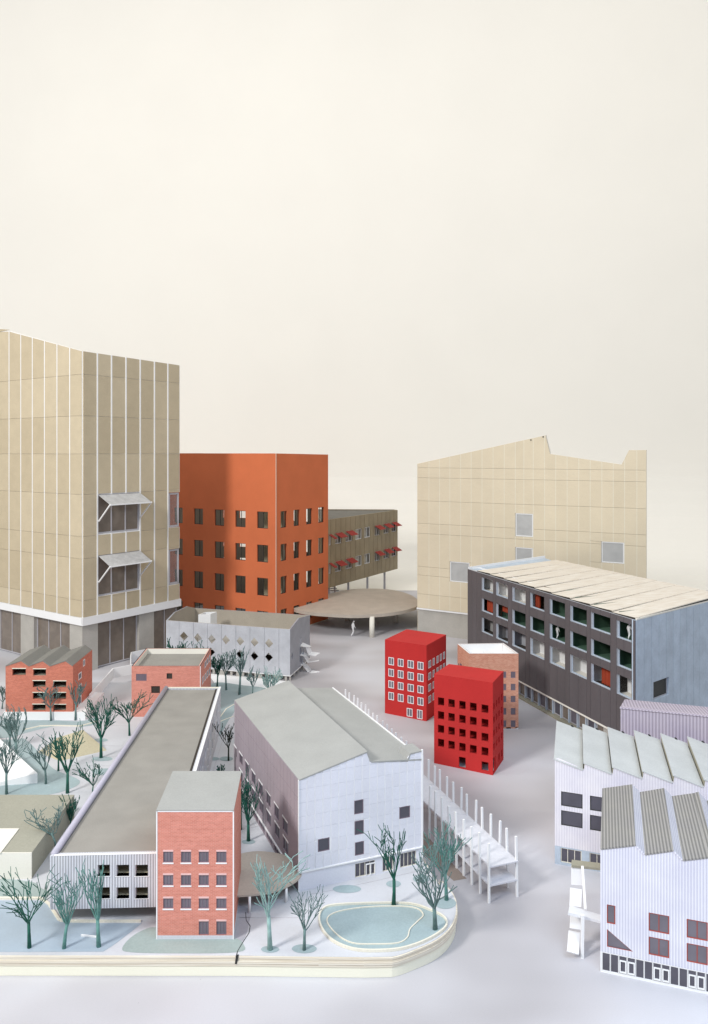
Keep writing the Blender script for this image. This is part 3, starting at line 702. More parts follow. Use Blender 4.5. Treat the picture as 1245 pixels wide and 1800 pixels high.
# board joints step with the storeys
zr = [zb + .02] + [zat(A, y) for y in (1043, 1010, 995, 937, 919.5, 880, 839.5, 822)] + [zat(A, 700)]
panels(W, us, zr, root, 'sand', hs, top, gu=.022, gz=.012, th=.04)
joints(W, us[1:-1], zb, lambda u: [za + (zc - za) * (u - a) / (b - a) for (a, za), (b, zc) in zip(top, top[1:]) if a <= u <= b][0] - .02, hs, .022, .042, 'cream', root)
for r in hs: window(W, (r[0] + .01, r[1] - .01, r[2] + .01, r[3] - .01), root, 'white', 'panesilver', 1, 1, .04, .012, .04)
mb = MB(); W.slab(mb, [(.01, 0), (W.L - .01, 0), (W.L - .01, zb - .07), (.01, zb - .07)], [], .2, o=-.03); mb.build('base_wall', 'concrete', root)
mb = MB(); W.box(mb, -.02, W.L + .02, zb - .07, zb + .01, .07, -.15); mb.build('band', 'white', root)
for (u0, z0), (u1, z1) in zip(top, top[1:]):
    mb = MB(); v = Vector((1.2 if u0 < 5 else 1.9, 5.0, -2.2)); a_, b_ = W.pt(u0, z0 - .012, -.001), W.pt(u1, z1 - .012, -.001); mb.plate([a_, b_, b_ + v, a_ + v], .04); mb.build('roof_sheet', 'darkroof', root)
for i, j, za, zb_ in ((1, 2, top[-1][1], 6), (3, 0, 6, top[0][1])):
    Wx = Wall(plan[i], plan[j]); mb = MB(); Wx.slab(mb, [(0, 0), (Wx.L, 0), (Wx.L, top[0][1] - 2.8 if i == 1 else top[0][1] - .03), (0, top[0][1] - 2.8 if i == 3 else top[-1][1] - .03)], [], .1); mb.build('wall', 'sand', root)
for x, y in ((934, 773.5), (955.5, 768)):
    u, z = W.u(x), W.z(x, y); mb = MB(); mb.tube([W.pt(u, z, .03), W.pt(u, z, .07)], .035, 10); mb.build('peg', 'crack', root)

# ------------------------------------------------------------------ 6 long dark boarded hall on the right
A = G(823, 1176.4); B = G(1117, 1345)
ztp = zat(B, 1090); zta = zat(A, 1000)
C_ = B + Vector((.371, .29, 0)) * S * 1.25; D_ = G(958, 981, .475); D_.z = 0
C_.z = 0
plan = [A, B, C_, D_]
root = thing('boarded_hall', 'long dark grey boarded hall with square windows and a pale wooden sawtooth roof', 'building', cen(plan))
W, WE = Wall(A, B), Wall(B, C_)
cols = [(847.5, 867.5), (872.5, 893.6), (901, 924.7), (932.6, 957.6), (967, 994), (1003, 1032.3), (1039.5, 1073.8), (1084.8, 1111)]
rows = [(1052, 1079), (1095, 1122), (1134.5, 1165)]
hs = grid(W, cols, rows, 967)
zb = W.z(912, 1195)
mb = MB(); W.slab(mb, [(0, zb), (W.L, zb), (W.L, ztp), (0, zta)], [rh(h) for h in hs], .11, inner_mi=1, m0=0); mb.build('wall', ['silver', 'white'], root)
us = [W.u(823)] + [W.u(x) for x in (831, 839, 847.3, 857.5, 867.6, 872.3, 883, 893.8, 900.8, 913, 924.9, 932.4, 945, 957.8, 966.8, 980.5, 994.2, 1002.8, 1017.5, 1032.5, 1039.3, 1056.5, 1074, 1084.6, 1098, 1111.2)] + [W.L + .02]
panels(W, us, [zb - .02, ztp + 1], root, 'board', hs, [(0, zta), (W.L + .02, ztp)], gu=.012, gz=.0, th=.025, name='board')
for i, h in enumerate(hs): window(W, h, root, 'bluepaper', 'glass', 1, 1, .03, -.06, .03, glass=False)
w = WE.rect(1148, 1175.5, 1199, 1231, 1148)
hE = (WE.u(1148), WE.u(1175), WE.z(1148, 1231), WE.z(1148, 1199))
mb = MB(); WE.slab(mb, [(0, .05), (WE.L, .05), (WE.L, ztp), (0, ztp)], [rh(hE)], .12, m0=0); mb.build('wall', 'bluepaper', root)
st = WE.u(1133.5) - WE.u(1120); us = [0.03]; 
while us[-1] < WE.L - st: us.append(us[-1] + st)
panels(WE, us + [WE.L], [.06, ztp + 1], root, 'bluepaper', [hE], [(0, ztp), (WE.L, ztp)], gu=.014, gz=0, th=.02, name='board')
window(WE, hE, root, 'frame', 'framedark', 1, 1, .03, -.05, .03)
Wk = Wall(D_, A)
for p, q in ((C_, D_), (D_, A)):
    Wx = Wall(p, q); mb = MB(); Wx.slab(mb, [(0, .05), (Wx.L, .05), (Wx.L, ztp - .02), (0, ztp - .02)], [], .1, inner_mi=1); mb.build('wall', ['board', 'white'], root)
# storeys inside: green felt floors and far walls, curtains
nrm = -W.n
def inside(u, o, z): p = W.pt(u, z, -o); return p
zf = [W.z(967, y) for y in (1079, 1122, 1165)]
def room(u0, u1, z0, z1, dpt, wallm, floorm):
    mb = MB(); a_, b_, c_, d_ = (inside(u0, .2, z0), inside(u1, .2, z0), inside(min(u1, W.L - .1 - dpt * .5), dpt, z0), inside(u0, dpt, z0))
    mb.poly([a_, b_, c_, d_]); mb.build('room_floor', floorm, root)
    mb = MB(); t = Vector((0, 0, z1 - z0)); mb.poly([d_, c_, c_ + t, d_ + t]); mb.poly([a_, d_, d_ + t, a_ + t]); mb.poly([c_, b_, b_ + t, c_ + t]); mb.build('room_wall', wallm, root)
cu = [(a + b) / 2 for a, b in zip([h[1] for h in hs[::3]][:-1], [h[0] for h in hs[::3]][1:])]
ub = [.05] + cu + [W.L - .05]
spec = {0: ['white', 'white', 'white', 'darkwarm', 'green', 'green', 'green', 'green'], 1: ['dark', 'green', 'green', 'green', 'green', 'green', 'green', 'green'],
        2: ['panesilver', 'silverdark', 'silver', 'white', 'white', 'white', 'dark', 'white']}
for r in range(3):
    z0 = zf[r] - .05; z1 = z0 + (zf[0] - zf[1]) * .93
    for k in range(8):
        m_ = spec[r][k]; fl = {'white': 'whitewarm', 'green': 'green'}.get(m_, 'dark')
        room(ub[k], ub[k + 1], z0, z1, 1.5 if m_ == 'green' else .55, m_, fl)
mb = MB(); 
for r in range(3):
    z0 = zf[r] - .06; mb = MB(); mb.prism([inside(.05, .18, 0), inside(W.L - .1, .18, 0), inside(W.L - .9, 1.6, 0), inside(.05, 1.6, 0)], z0 - .08, z0 - .01); mb.build('floor_slab', 'white', root)
def curtain(k, r, a, b, length=1.0):
    h = hs[k * 3 + r]; w0 = h[0] + (h[1] - h[0]) * a; w1 = h[0] + (h[1] - h[0]) * b; n = 28; mb = MB()
    zt_ = h[3] + .03; zb_ = zt_ - (h[3] - h[2] + .05) * length
    pts = [(w0 + (w1 - w0) * i / n, -.30 - .035 * math.cos(i * 1.7)) for i in range(n + 1)]
    for (x0, o0), (x1, o1) in zip(pts, pts[1:]): mb.poly([W.pt(x0, zb_, o0), W.pt(x1, zb_, o1), W.pt(x1, zt_, o1), W.pt(x0, zt_, o0)])
    mb.build('curtain', 'curtain', root)
curtain(0, 1, -.1, 1.2); curtain(1, 1, 0, 1.1, .62); curtain(2, 0, .55, 1.1); curtain(3, 0, -.1, .25); curtain(6, 2, .15, 1.1, 1.0)
Wi = Wall(W.pt(0, 0, -.34), W.pt(W.L, 0, -.34))
figure(Wi.pt(Wi.u(980), zf[1] - .045), .52, R(-60), 'small white figure standing in the middle window of the dark boarded hall')
figure(Wi.pt(Wi.u(1106), zf[0] - .045), .55, R(-60), 'small white figure half hidden in the last top window of the dark hall')
# ground floor: recessed glazing, cream band, plinth
mb = MB(); W.box(mb, .3, W.L - .02, zb - .06, zb, .035, -.16); mb.build('band', 'whitewarm', root)
mb = MB(); W.box(mb, 0.3, W.L - .3, 0.0, .06, .0, -.5); mb.build('plinth', 'khaki', root)
gx = [905, 917, 928, 940, 953, 965, 979, 993, 1008, 1023, 1039, 1056]
for i, (a_, b_) in enumerate(zip(gx, gx[1:])):
    window(W, (W.u(a_) + .02, W.u(b_) - .02, .07, zb - .08), root, 'frame', ['panebrown', 'pane', 'panebrown', 'panegrey'][i % 4], 1, 1, .035, -.22, .05)
for x in gx: m2 = MB(); W.box(m2, W.u(x) - .03, W.u(x) + .03, .06, zb - .06, -.16, -.24); m2.build('post', 'bluepaper', root)
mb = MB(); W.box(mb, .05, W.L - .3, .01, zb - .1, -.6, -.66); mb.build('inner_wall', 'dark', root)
for x0, x1 in ((823, 905), (1056, 1110)):
    m2 = MB(); W.box(m2, W.u(x0) + .02, W.u(x1), .06, zb - .07, -.1, -.2); m2.build('base_wall', 'concrete', root)
# sawtooth roof of birch strips, white gutter box at the far end
Wf, n_t = W, 9
fa, fb = W.pt(.75, ztp, -.05), W.pt(W.L - .02, ztp, -.02)
ba, bb = D_ + (C_ - D_) * .08, Vector((C_.x, C_.y, 0)) + Vector((-.03, -.03, 0))
zback = .475 * S
for k in range(n_t):
    t0, t1 = k / n_t, (k + 1) / n_t
    f0, f1 = fa.lerp(fb, t0), fa.lerp(fb, t1); b0, b1 = Vector(ba).lerp(bb, t0), Vector(ba).lerp(bb, t1)
    lo, hi = .0, .20
    mb = MB(); q = [Vector((f0.x, f0.y, ztp + .02 + lo)), Vector((f1.x, f1.y, ztp + .02 + lo)), Vector((b1.x, b1.y, zback + lo + hi * 0)), Vector((b0.x, b0.y, zback + hi * 0 + .02))]
    q[1].z += .05; q[2].z += .035
    mb.plate(q, .03); mb.build('roof_strip', 'birch', root)
    m2 = MB(); dn = Vector((0, 0, -.08)); m2.poly([q[1] + dn, q[2] + dn * 1.3, q[2], q[1]]); m2.poly([q[0] + dn * .8, q[1] + dn * .8, q[1], q[0]]); m2.build('roof_riser', 'dark', root)  # dark riser colour stands in for the shadow gaps between strips
mb = MB(); a_, b_ = W.pt(.02, zta, -.0), Vector((D_.x, D_.y, zback + .05)); d_ = (b_ - a_)
mb.plate([W.pt(.03, zta - .002, -.02), W.pt(.80, zta - .03, -.02), Vector((D_.x, D_.y, zback - .05)) + W.d.to_3d() * .75, b_ + Vector((0, 0, -.05))], .05); mb.build('gutter_floor', 'bluepaper', root)
mb = MB(); mb.bar(a_ + Vector((.02, .02, .02)), b_ + Vector((0, 0, 0)), .05, .14); mb.build('parapet', 'white', root)
mb = MB(); mb.bar(W.pt(W.L, ztp + .02, -.03), WE.pt(WE.L, ztp + .02, -.03), .05, .05); mb.build('edge_strip', 'whitewarm', root)

# ------------------------------------------------------------------ 7 lilac ribbed roof building
A = Vector((.75 * S, 2.05 * S, 0)); A.x = (1091 - CX) / F * A.y; dr = Vector((.199, -.063, 0)).normalized()
B = A + dr * 5.5
zt = zat(A, 1243)
back = Vector((.45, 1.0, 0)) * 1.7
plan = [A, B, B + back, A + back]
root = thing('lilac_hall', 'low lilac ribbed hall between the dark hall and the white sawtooth hall', 'building', cen(plan))
W = Wall(A, B)
mb = MB(); W.slab(mb, [(0, .3), (W.L, .3), (W.L, zt), (0, zt)], [], .1); mb.build('wall', 'riblilac', root)
zbk = zat(A + back, 1229)
for i, (p, q) in enumerate(((B, B + back), (B + back, A + back), (A + back, A))):
    Wx = Wall(p, q); z0, z1 = [(zt, zbk), (zbk, zbk), (zbk, zt)][i]
    mb = MB(); Wx.slab(mb, [(0, 0), (Wx.L, 0), (Wx.L, z1 - .03), (0, z0 - .03)], [], .1); mb.build('wall', 'riblilac', root)
mb = MB(); mb.plate([W.pt(-.02, zt, .03), W.pt(W.L, zt, .03), (B + back) + Vector((0, 0, zbk)), (A + back) + Vector((-.02, 0, zbk))], .03)
mb.build('roof', 'riblilac', root)
mb = MB(); W.box(mb, .02, W.L, 0, .295, -.02, -.12); mb.build('base_wall', 'white', root)

# ------------------------------------------------------------------ 8 white sawtooth hall
A = G(975.5, 1518); dx = 1.067
def vp_front(px): return HY + 723 * (1 + (px - 975.5) / 3934 * 1.0)
B = G(1245, vp_front(1245)); B = A + (B - A) * 1.35
W = Wall(A, B); zpk = W.z(976.8, 1334)
root = thing('white_sawtooth_hall', 'white ribbed hall with six pale sawtooth roof sheets on the right', 'building', cen([A, B]))
pk = [976.5, 1027.5, 1078, 1131, 1185, 1239.4]; pu = [W.u(x) for x in pk]; st = pu[-1] - pu[-2]
pu[0] = 0; pu += [pu[-1] + st, pu[-1] + 2 * st]
ztr = W.z(1026.8, 1354)
top = []
for a, b in zip(pu, pu[1:]): top += [(a + (.0 if a == 0 else .012), zpk), (b - .012, ztr)]
top = [(min(u, W.L), z) for u, z in top if u < W.L]
if top[-1][0] < W.L: top.append((W.L, top[-1][1]))
cols = [(986.5, 1024.3), (1037.3, 1076), (1091, 1130)]; hs = grid(W, cols, [(1390.8, 1416.5), (1424, 1450.6)], 986.5)
zg = W.z(986, 1490); gcols = [(985.8, 1022.6), (1036.3, 1076), (1092, 1130)]; gl = [(W.u(a), W.u(b), .06, zg) for a, b in gcols]
mb = MB(); W.slab(mb, [(0, zg + .03), (W.L, zg + .03)] + top[::-1], [rh(h) for h in hs], .08); mb.build('wall', 'ribwhite2', root)
mb = MB(); W.slab(mb, [(0, 0), (W.L, 0), (W.L, zg + .028), (0, zg + .028)], [rh(h) for h in gl], .08); mb.build('base_wall', 'bluepaper', root)
for h in hs: window(W, h, root, 'framedark', 'pane', 1, 1, .018, -.02, .02)
for h in gl: window(W, h, root, 'cream', 'pane', 3, 1, .018, -.02, .02)
v = Vector((G(980, 1267, zpk / S).x - A.x, G(980, 1267, zpk / S).y - A.y, 0))
for p, q in ((A + v, A), (B, B + v), (B + v, A + v)):
    Wx = Wall(p, q); mb = MB(); Wx.slab(mb, [(0, 0), (Wx.L, 0), (Wx.L, ztr - .05), (0, ztr - .05)], [], .08); mb.build('wall', 'ribwhite2', root)
mb = MB(); mb.poly([A + v + Vector((0, 0, ztr - .06)), A + Vector((0, 0, ztr - .06)), A + Vector((0, 0, zpk - .02)), A + v + Vector((0, 0, zpk - .02))]); mb.build('gable_edge', 'white', root)
for a, b in zip(pu, pu[1:]):
    p, q = W.pt(a - .02, zpk + .01, .02), W.pt(b - .03, ztr + .012, .02)
    mb = MB(); mb.plate([p, q, q + v, p + v], .025); mb.build('roof_sheet', 'roofpale', root)
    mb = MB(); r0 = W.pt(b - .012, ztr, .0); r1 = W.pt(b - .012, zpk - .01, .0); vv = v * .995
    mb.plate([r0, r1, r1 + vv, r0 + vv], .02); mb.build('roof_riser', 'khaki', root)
    mb = MB(); e = W.pt(b - .30, zpk - (zpk - ztr) * .55, 0) + v + Vector((0, .02, 0)); mb.tube([e, e + Vector((0, -.03, .0)) + Vector((0, -.05, 0))], .03, 8); mb.build('vent', 'crack', root)

# ------------------------------------------------------------------ 9 front right ribbed building with red window frames
A = G(1055.6, 1708); B = G(1245, 1748); B = A + (B - A) * 1.45
W = Wall(A, B); root = thing('ribbed_sawtooth_house', 'white ribbed house with grey zigzag roof and red framed windows at front right', 'building', cen([A, B]))
prof = [(1055.6, 1491), (1117.8, 1484), (1133.4, 1500.5), (1184, 1493.4), (1200, 1510.7), (1245, 1505.6), (1256, 1503), (1273, 1522), (1330, 1514)]
top = [(W.u(x), W.z(x, y)) for x, y in prof]; top = [(max(0, u), z) for u, z in top if u < W.L - .05]; top.append((W.L, top[-1][1]))
zg = W.z(1056, 1673)
Z6 = lambda x, y: (980 + x / 4.498, 1360 + y / 4.498)
def r6(x0, x1, y0, y1): a, c = Z6(x0, y0), Z6(x1, y1); return (W.u(a[0]), W.u(c[0]), W.z(a[0], c[1]), W.z(a[0], a[1]))
hs = [r6(391, 459, 1033, 1182), r6(722, 885, 1097, 1243), r6(722, 885, 1287, 1430), r6(1022, 1190, 1147, 1296), r6(1022, 1190, 1338, 1486)]
st = hs[3][0] - hs[1][0]; hs += [(h[0] + st, h[1] + st, h[2], h[3]) for h in hs[3:5]]
tp = [Z6(392, 1228), Z6(392, 1368), Z6(600, 1408)]; tri = [(W.u(x), W.z(x, y)) for x, y in tp]; tri[2] = (tri[2][0], tri[1][1]); tri = [tri[0], tri[1], tri[2]]
mb = MB(); W.slab(mb, [(0, zg + .01), (W.L, zg + .01)] + top[::-1], [rh(h) for h in hs] + [tri], .07); mb.build('wall', 'ribwhite', root)
for i, h in enumerate(hs): window(W, h, root, 'framered', 'panegrey', 1 if i == 0 else 2, 1, .016, -.01, .02)
mb = MB(); c = (sum(p[0] for p in tri) / 3, sum(p[1] for p in tri) / 3)
for i in range(3):
    p, q = tri[i], tri[(i + 1) % 3]; ip = (p[0] + (c[0] - p[0]) * .10, p[1] + (c[1] - p[1]) * .10); iq = (q[0] + (c[0] - q[0]) * .10, q[1] + (c[1] - q[1]) * .10)
    mb.poly([W.pt(*p, -.008), W.pt(*q, -.008), W.pt(*iq, -.008), W.pt(*ip, -.008)]); 
w = mb.build('triangle_window', 'framered', root); mb = MB(); mb.poly([W.pt(*p, -.02) for p in tri]); mb.build('pane', 'panegrey', w)
# glazed ground floor
pat = 'ggddggddggddggddgg'; u = .03; stp = W.u(1070.2) - W.u(1055.6)
mb = MB(); W.box(mb, 0, W.L, 0.0, .028, .0, -.07); W.box(mb, 0, W.L, zg - .0, zg + .008, .0, -.07); W.box(mb, 0, .028, .028, zg, 0, -.07); mb.build('base_frame', 'white', root)
i = 0
while u + stp < W.L:
    d = pat[i % len(pat)] == 'd'
    w = window(W, (u, u + stp, .03, zg), root, 'white', 'pane', 1, 1, .009, -.005, .02)
    if d:
        m2 = MB(); W.box(m2, u + .015, u + stp - .015, zg * .72, zg * .72 + .02, .004, -.02); W.box(m2, u + .015, u + .035, .06, zg * .72, .004, -.02); W.box(m2, u + stp - .035, u + stp - .015, .06, zg * .72, .004, -.02); W.box(m2, u + .035, u + stp - .035, .06, .085, .004, -.02); m2.build('door', 'white', root)
    u += stp; i += 1
Ab = G(1059, 1385.6, top[0][1] / S); v = Vector((Ab.x - A.x, Ab.y - A.y, 0))
for k, ((u0, z0), (u1, z1)) in enumerate(zip(top, top[1:])):
    mb = MB(); p, q = W.pt(u0, z0 + .005, .015), W.pt(u1, z1 + .005, .015); up = z1 > z0
    s_ = .02; mb.plate([p, q, q + v, p + v], .03); mb.build('roof_sheet', 'ribgrey' if up else 'ribwhite', root)
for p, q in ((A + v, A), (B, B + v), (B + v, A + v)):
    Wx = Wall(p, q); mb = MB(); zm = min(t[1] for t in top) - .05; Wx.slab(mb, [(0, 0), (Wx.L, 0), (Wx.L, zm), (0, zm)], [], .06); mb.build('wall', 'ribwhite', root)
mb = MB(); zm = min(t[1] for t in top) - .06; mb.poly([A + v + Vector((0, 0, zm)), A + Vector((0, 0, zm)), A + Vector((0, 0, top[0][1] - .01)), A + v + Vector((0, 0, top[0][1] - .01))]); mb.build('gable_edge', 'white', root)

# ------------------------------------------------------------------ 10 white folded stair beside it
root = thing('outdoor_stair', 'white folded card stair with two landings beside the ribbed house', 'stair', G(1015, 1675))
pl = G(1023.5, 1684); H0 = pl.y
def at(px, py, y): return Vector(((px - CX) / F * y, y, S - (py - HY) * y / F))
mb = MB(); mb.bar(pl, at(1024.5, 1608, H0), .055); mb.build('post', 'white', root)
mb = MB(); y1 = H0 + 1.0; mb.bar(at(1029, 1598, H0 + .3), at(1024, 1523, y1), .05); mb.build('post', 'white', root)
Z7 = lambda x, y: (985 + x / 7.826, 1490 + y / 7.826)
lev = [((155, 245), (310, 265), (305, 520), (155, 510), H0 + 1.1, H0 + 1.0), ((140, 548), (297, 575), (290, 815), (130, 800), H0 + .55, H0 + .35),
       ((145, 905), (297, 930), (285, 1130), (135, 1105), H0 + .3, H0 + .15), ((120, 1135), (275, 1165), (255, 1470), (97, 1425), H0 + .25, H0 - .1)]
for a_, b_, c_, d_, yt, yb in lev:
    q = [at(*Z7(*d_), yb), at(*Z7(*c_), yb), at(*Z7(*b_), yt), at(*Z7(*a_), yt)]
    mb = MB(); mb.plate(q, .03); mb.build('flight', 'white', root)
q = [at(*Z7(112, 890), H0 + .0), at(1056, 1618.5, H0 + .12), at(1056, 1608, H0 + .42), at(*Z7(130, 790), H0 + .32)]
mb = MB(); mb.plate(q, .05); mb.build('landing', 'white', root)
q = [at(*Z7(158, 240), H0 + 1.05), at(1056, 1526, H0 + 1.1), at(1056, 1517, H0 + 1.3), at(*Z7(160, 165), H0 + 1.25)]
mb = MB(); mb.plate(q, .05); mb.build('landing', 'khaki', root)

# ------------------------------------------------------------------ 11/12 red card houses, 13 brick tower with open top
def red_house(name, label, fl, fr, tfl, tfr, rc, bk, colsF, rowsF, xrF, colsR, rowsR, xrR, extraF, extraR, frames, zt):
    A, B = G(*fl), G(*fr); C_ = G(*rc, zt); C_.z = 0; D_ = G(*bk, zt); D_.z = 0
    plan = [A, B, C_, D_]; root = thing(name, label, 'building', cen(plan))
    WF, WR = Wall(A, B), Wall(B, C_)
    def G2(W, cols, rows, xr0, xr1):
        # rows measured at two columns, so slightly uneven heights follow the model
        out = []
        for a, b in cols:
            for (yt, yb) in rows: out.append((W.u(a), W.u(b), W.z(xr0, yb), W.z(xr0, yt)))
        return out
    hF = G2(WF, colsF, rowsF, xrF, 0); hR = G2(WR, colsR, rowsR, xrR, 0)
    hF += [(WF.u(a), WF.u(b), max(.0, WF.z(a, d)), WF.z(a, c)) for a, b, c, d in extraF]; hR += [(WR.u(a), WR.u(b), max(.0, WR.z(a, d)), WR.z(a, c)) for a, b, c, d in extraR]
    hF = [(a, b, max(c, .04), d) for a, b, c, d in hF]; hR = [(a, b, max(c, .04), d) for a, b, c, d in hR if b < WR.L - .02]
    Wb = Wall(C_, D_); nb = 4
    hB = [(Wb.L * (i + .12) / 4, Wb.L * (i + .88) / 4, h[2], h[3]) for i in range(4) for h in hF[:4]] if not frames else []
    body('wall', plan, zt * S, 0.0, 'red', root, {0: hF, 1: hR, 2: hB}, .06)
    if frames:
        for h in hF: window(WF, h, root, 'white', 'panegrey', 2, 1, .022, .004, .02)
        for h in hR: window(WR, h, root, 'white', 'panegrey', 2, 1, .022, .004, .02)
    mb = MB(); mb.prism(inset(plan, .0), zt * S + .001, zt * S + .03); mb.build('roof', 'red', root)
    if not frames:
        for z in sorted({round(h[2], 2) for h in hF[:4]}):
            mb = MB(); mb.prism(inset(plan, .07), z - .12, z - .07); mb.build('floor_slab', 'red', root)
        mb = MB(); m1 = WF.pt(WF.L * .3, 0, -.7); m2 = WF.pt(WF.L * .8, 0, -.7); mb.prism([m1, m2, m2 + Vector((0, .05, 0)), m1 + Vector((0, .05, 0))], .01, zt * S - .1); mb.build('inner_wall', 'red', root)
    return WF
Z = lambda x: 650 + x / 4.446
Y = lambda y: 1090 + y / 4.446
def cz(l): return [(Z(a), Z(b)) for a, b in l]
def rz_(l): return [(Y(a), Y(b)) for a, b in l]
red_house('red_house', 'red card house with white framed windows standing behind the other red one', (676.8, 1253.5), (750, 1268), 1125, 1137, (784.5, 1117), (715, 1107.5),
          cz([(147, 190), (220, 265), (297, 345), (374, 421)]), rz_([(288, 348), (378, 438), (470, 528), (560, 620)]), Z(147),
          cz([(458, 480), (492, 508), (522, 538), (548, 563), (573, 588)]), rz_([(322, 380), (415, 472), (505, 562), (597, 655)]), Z(458),
          [(Z(290), Z(335), Y(685), Y(750)), (Z(370), Z(413), Y(697), Y(768))], [], True, .279)
red_house('red_house', 'red card house with empty square window holes in front of the brick tower', (763.3, 1341.5), (866.6, 1363), 1187, 1201, (885.3, 1181.5), (789.5, 1168.7),
          cz([(533, 582), (615, 665), (700, 750), (783, 836), (874, 928)]), rz_([(602, 664), (710, 772), (817, 879), (925, 988)]), Z(533),
          cz([(966, 979), (987, 998), (1006, 1018), (1027, 1038)]), rz_([(655, 712), (760, 815), (865, 918), (970, 1022)]), Z(966),
          [(Z(697), Z(750), Y(1066), Y(1180)), (Z(874), Z(928), Y(1103), Y(1172))], [(Z(964), Z(985), Y(1085), Y(1250)), (Z(1005), Z(1018), Y(1050), Y(1110)), (Z(1027), Z(1038), Y(1020), Y(1080))], False, .284)
zt = .273
A = G(825, 1149, zt); B = G(911.6, 1149, zt); C_ = G(914.5, 1136, zt); E_ = G(885, 1130.5, zt); D_ = G(804.5, 1132, zt)
D_ = G(804.5, 1132, zt); plan = [Vector((*p[:2], 0)) for p in (A, B, C_, E_, G(812, 1131, zt), D_)]
plan = [Vector((*p[:2], 0)) for p in (A, B, E_ , D_)]
root = thing('brick_tower', 'pale brick tower house with a white open top beside the dark hall', 'building', cen(plan))
W, WLf = Wall(plan[0], plan[1]), Wall(plan[3], plan[0])
cols = cz([(800, 838), (880, 918), (962, 1000), (1030, 1068), (1103, 1140)]); rows = rz_([(402, 453), (498, 550), (592, 642), (687, 740), (783, 848)])
hF = grid(W, cols, rows, Z(1103)); hL = [(WLf.u(Z(a)), WLf.u(Z(b)), h[2], h[3]) for a, b in ((686, 697), (704, 720)) for h in hF[:4]]
hL = [(WLf.u(Z(a)), WLf.u(Z(b)), WLf.z(Z(a), Y(388)), WLf.z(Z(a), Y(332))) for a, b in ((687, 698), (704, 722))]
pz = W.z(911, 1278.5)
mb_h = {0: hF, 3: hL}
body('wall', plan, zt * S, pz, 'brickpale', root, mb_h, .06, inner='white')
for h in hF: window(W, h, root, 'framelilac', 'panegrey', 2, 1, .018, -.01, .02)
for h in hL: window(WLf, h, root, 'framelilac', 'panegrey', 1, 1, .018, -.01, .02)
mb = MB(); mb.prism(inset(plan, .01), 0, pz - .002); mb.build('plinth', 'white', root)
mb = MB(); mb.prism(inset(plan, .065), zt * S - .42, zt * S - .34); mb.build('roof', 'white', root)
mb = MB(); c = cen(plan); mb.prism([c + Vector((-.06, 0.1, 0)), c + Vector((.3, 0.1, 0)), c + Vector((.3, .4, 0)), c + Vector((-.06, .4, 0))], zt * S - .338, zt * S - .2); mb.build('roof_box', 'white', root)
ii = inset(plan, .05); mb = MB()
for i in range(4):
    j = (i + 1) % 4; a_, b_ = plan[i], plan[j]
    mb.poly([(*a_[:2], zt * S + .004), (*b_[:2], zt * S + .004), (*ii[j], zt * S + .004), (*ii[i], zt * S + .004)])
mb.build('rim', 'white', root)

# ------------------------------------------------------------------ 14 silver building with diamond windows
zt = .228
fl, fr, br, bl = [Vector((*G(x, y, zt)[:2], 0)) for x, y in ((292.3, 1090.4), (510.7, 1106.3), (545, 1081.4), (342.8, 1068.6))]
plan = [fl, fr, br, bl]; root = thing('diamond_window_hall', 'silver paper hall with two rows of diamond windows and an open beige top', 'building', cen(plan))
Zd = lambda x: 280 + x / 3.662
Yd = lambda y: 1050 + y / 3.662
W = Wall(fl, fr); zb = W.z(510, 1187.4); zt_ = zt * S
us = [0] + [W.u(Zd(x)) for x in (130, 222, 312, 403, 495, 586, 678, 772)] + [W.L]
dia = []
for (x, y) in [(160, 250), (248, 260), (338, 268), (429, 273), (521, 281), (613, 288), (707, 295), (155, 332), (243, 340), (333, 350), (520, 367), (612, 377), (705, 384)]:
    u, z = W.u(Zd(x)), W.z(Zd(x), Yd(y)); a = W.u(Zd(x + 28)) - u; b = W.z(Zd(x), Yd(y - 30)) - z
    dia.append((u, z, a, b))
for k, (u0, u1) in enumerate(zip(us, us[1:])):
    hh = [[(u - a, z), (u, z - b), (u + a, z), (u, z + b)] for u, z, a, b in dia if u0 < u < u1]
    hh = [[(min(max(p[0], u0 + .03), u1 - .03), p[1]) for p in h] for h in hh]
    mb = MB(); W.slab(mb, [(u0 + .006, zb), (u1 - .006, zb), (u1 - .006, zt_), (u0 + .006, zt_)], hh, .035, inner_mi=0, m0=0, m1=0, o=.02); mb.build('panel', 'silver', root)
mb = MB(); W.slab(mb, [(0, zb), (W.L, zb), (W.L, zt_ - .005), (0, zt_ - .005)], [[(u - a, z), (u, z - b), (u + a, z), (u, z + b)] for u, z, a, b in dia], .05, o=-.018); mb.build('wall', 'innergrey', root)
WR = Wall(fr, br)
zbump = WR.z(527, 1086)
ub = WR.u(526)
mb = MB(); du, dz = WR.u(Zd(857)), WR.z(Zd(857), Yd(378))
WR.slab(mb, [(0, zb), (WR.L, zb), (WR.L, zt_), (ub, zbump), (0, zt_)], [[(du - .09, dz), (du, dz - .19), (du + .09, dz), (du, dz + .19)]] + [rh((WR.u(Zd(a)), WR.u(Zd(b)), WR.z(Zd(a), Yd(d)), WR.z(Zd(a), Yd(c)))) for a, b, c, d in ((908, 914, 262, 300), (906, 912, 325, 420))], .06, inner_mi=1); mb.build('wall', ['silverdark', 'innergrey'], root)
mb = MB(); Wb = Wall(br, bl); Wb.slab(mb, [(0, zb), (Wb.L, zb), (Wb.L, zt_), (0, zt_)], [], .06, inner_mi=1); mb.build('wall', ['silverdark', 'innergrey'], root)
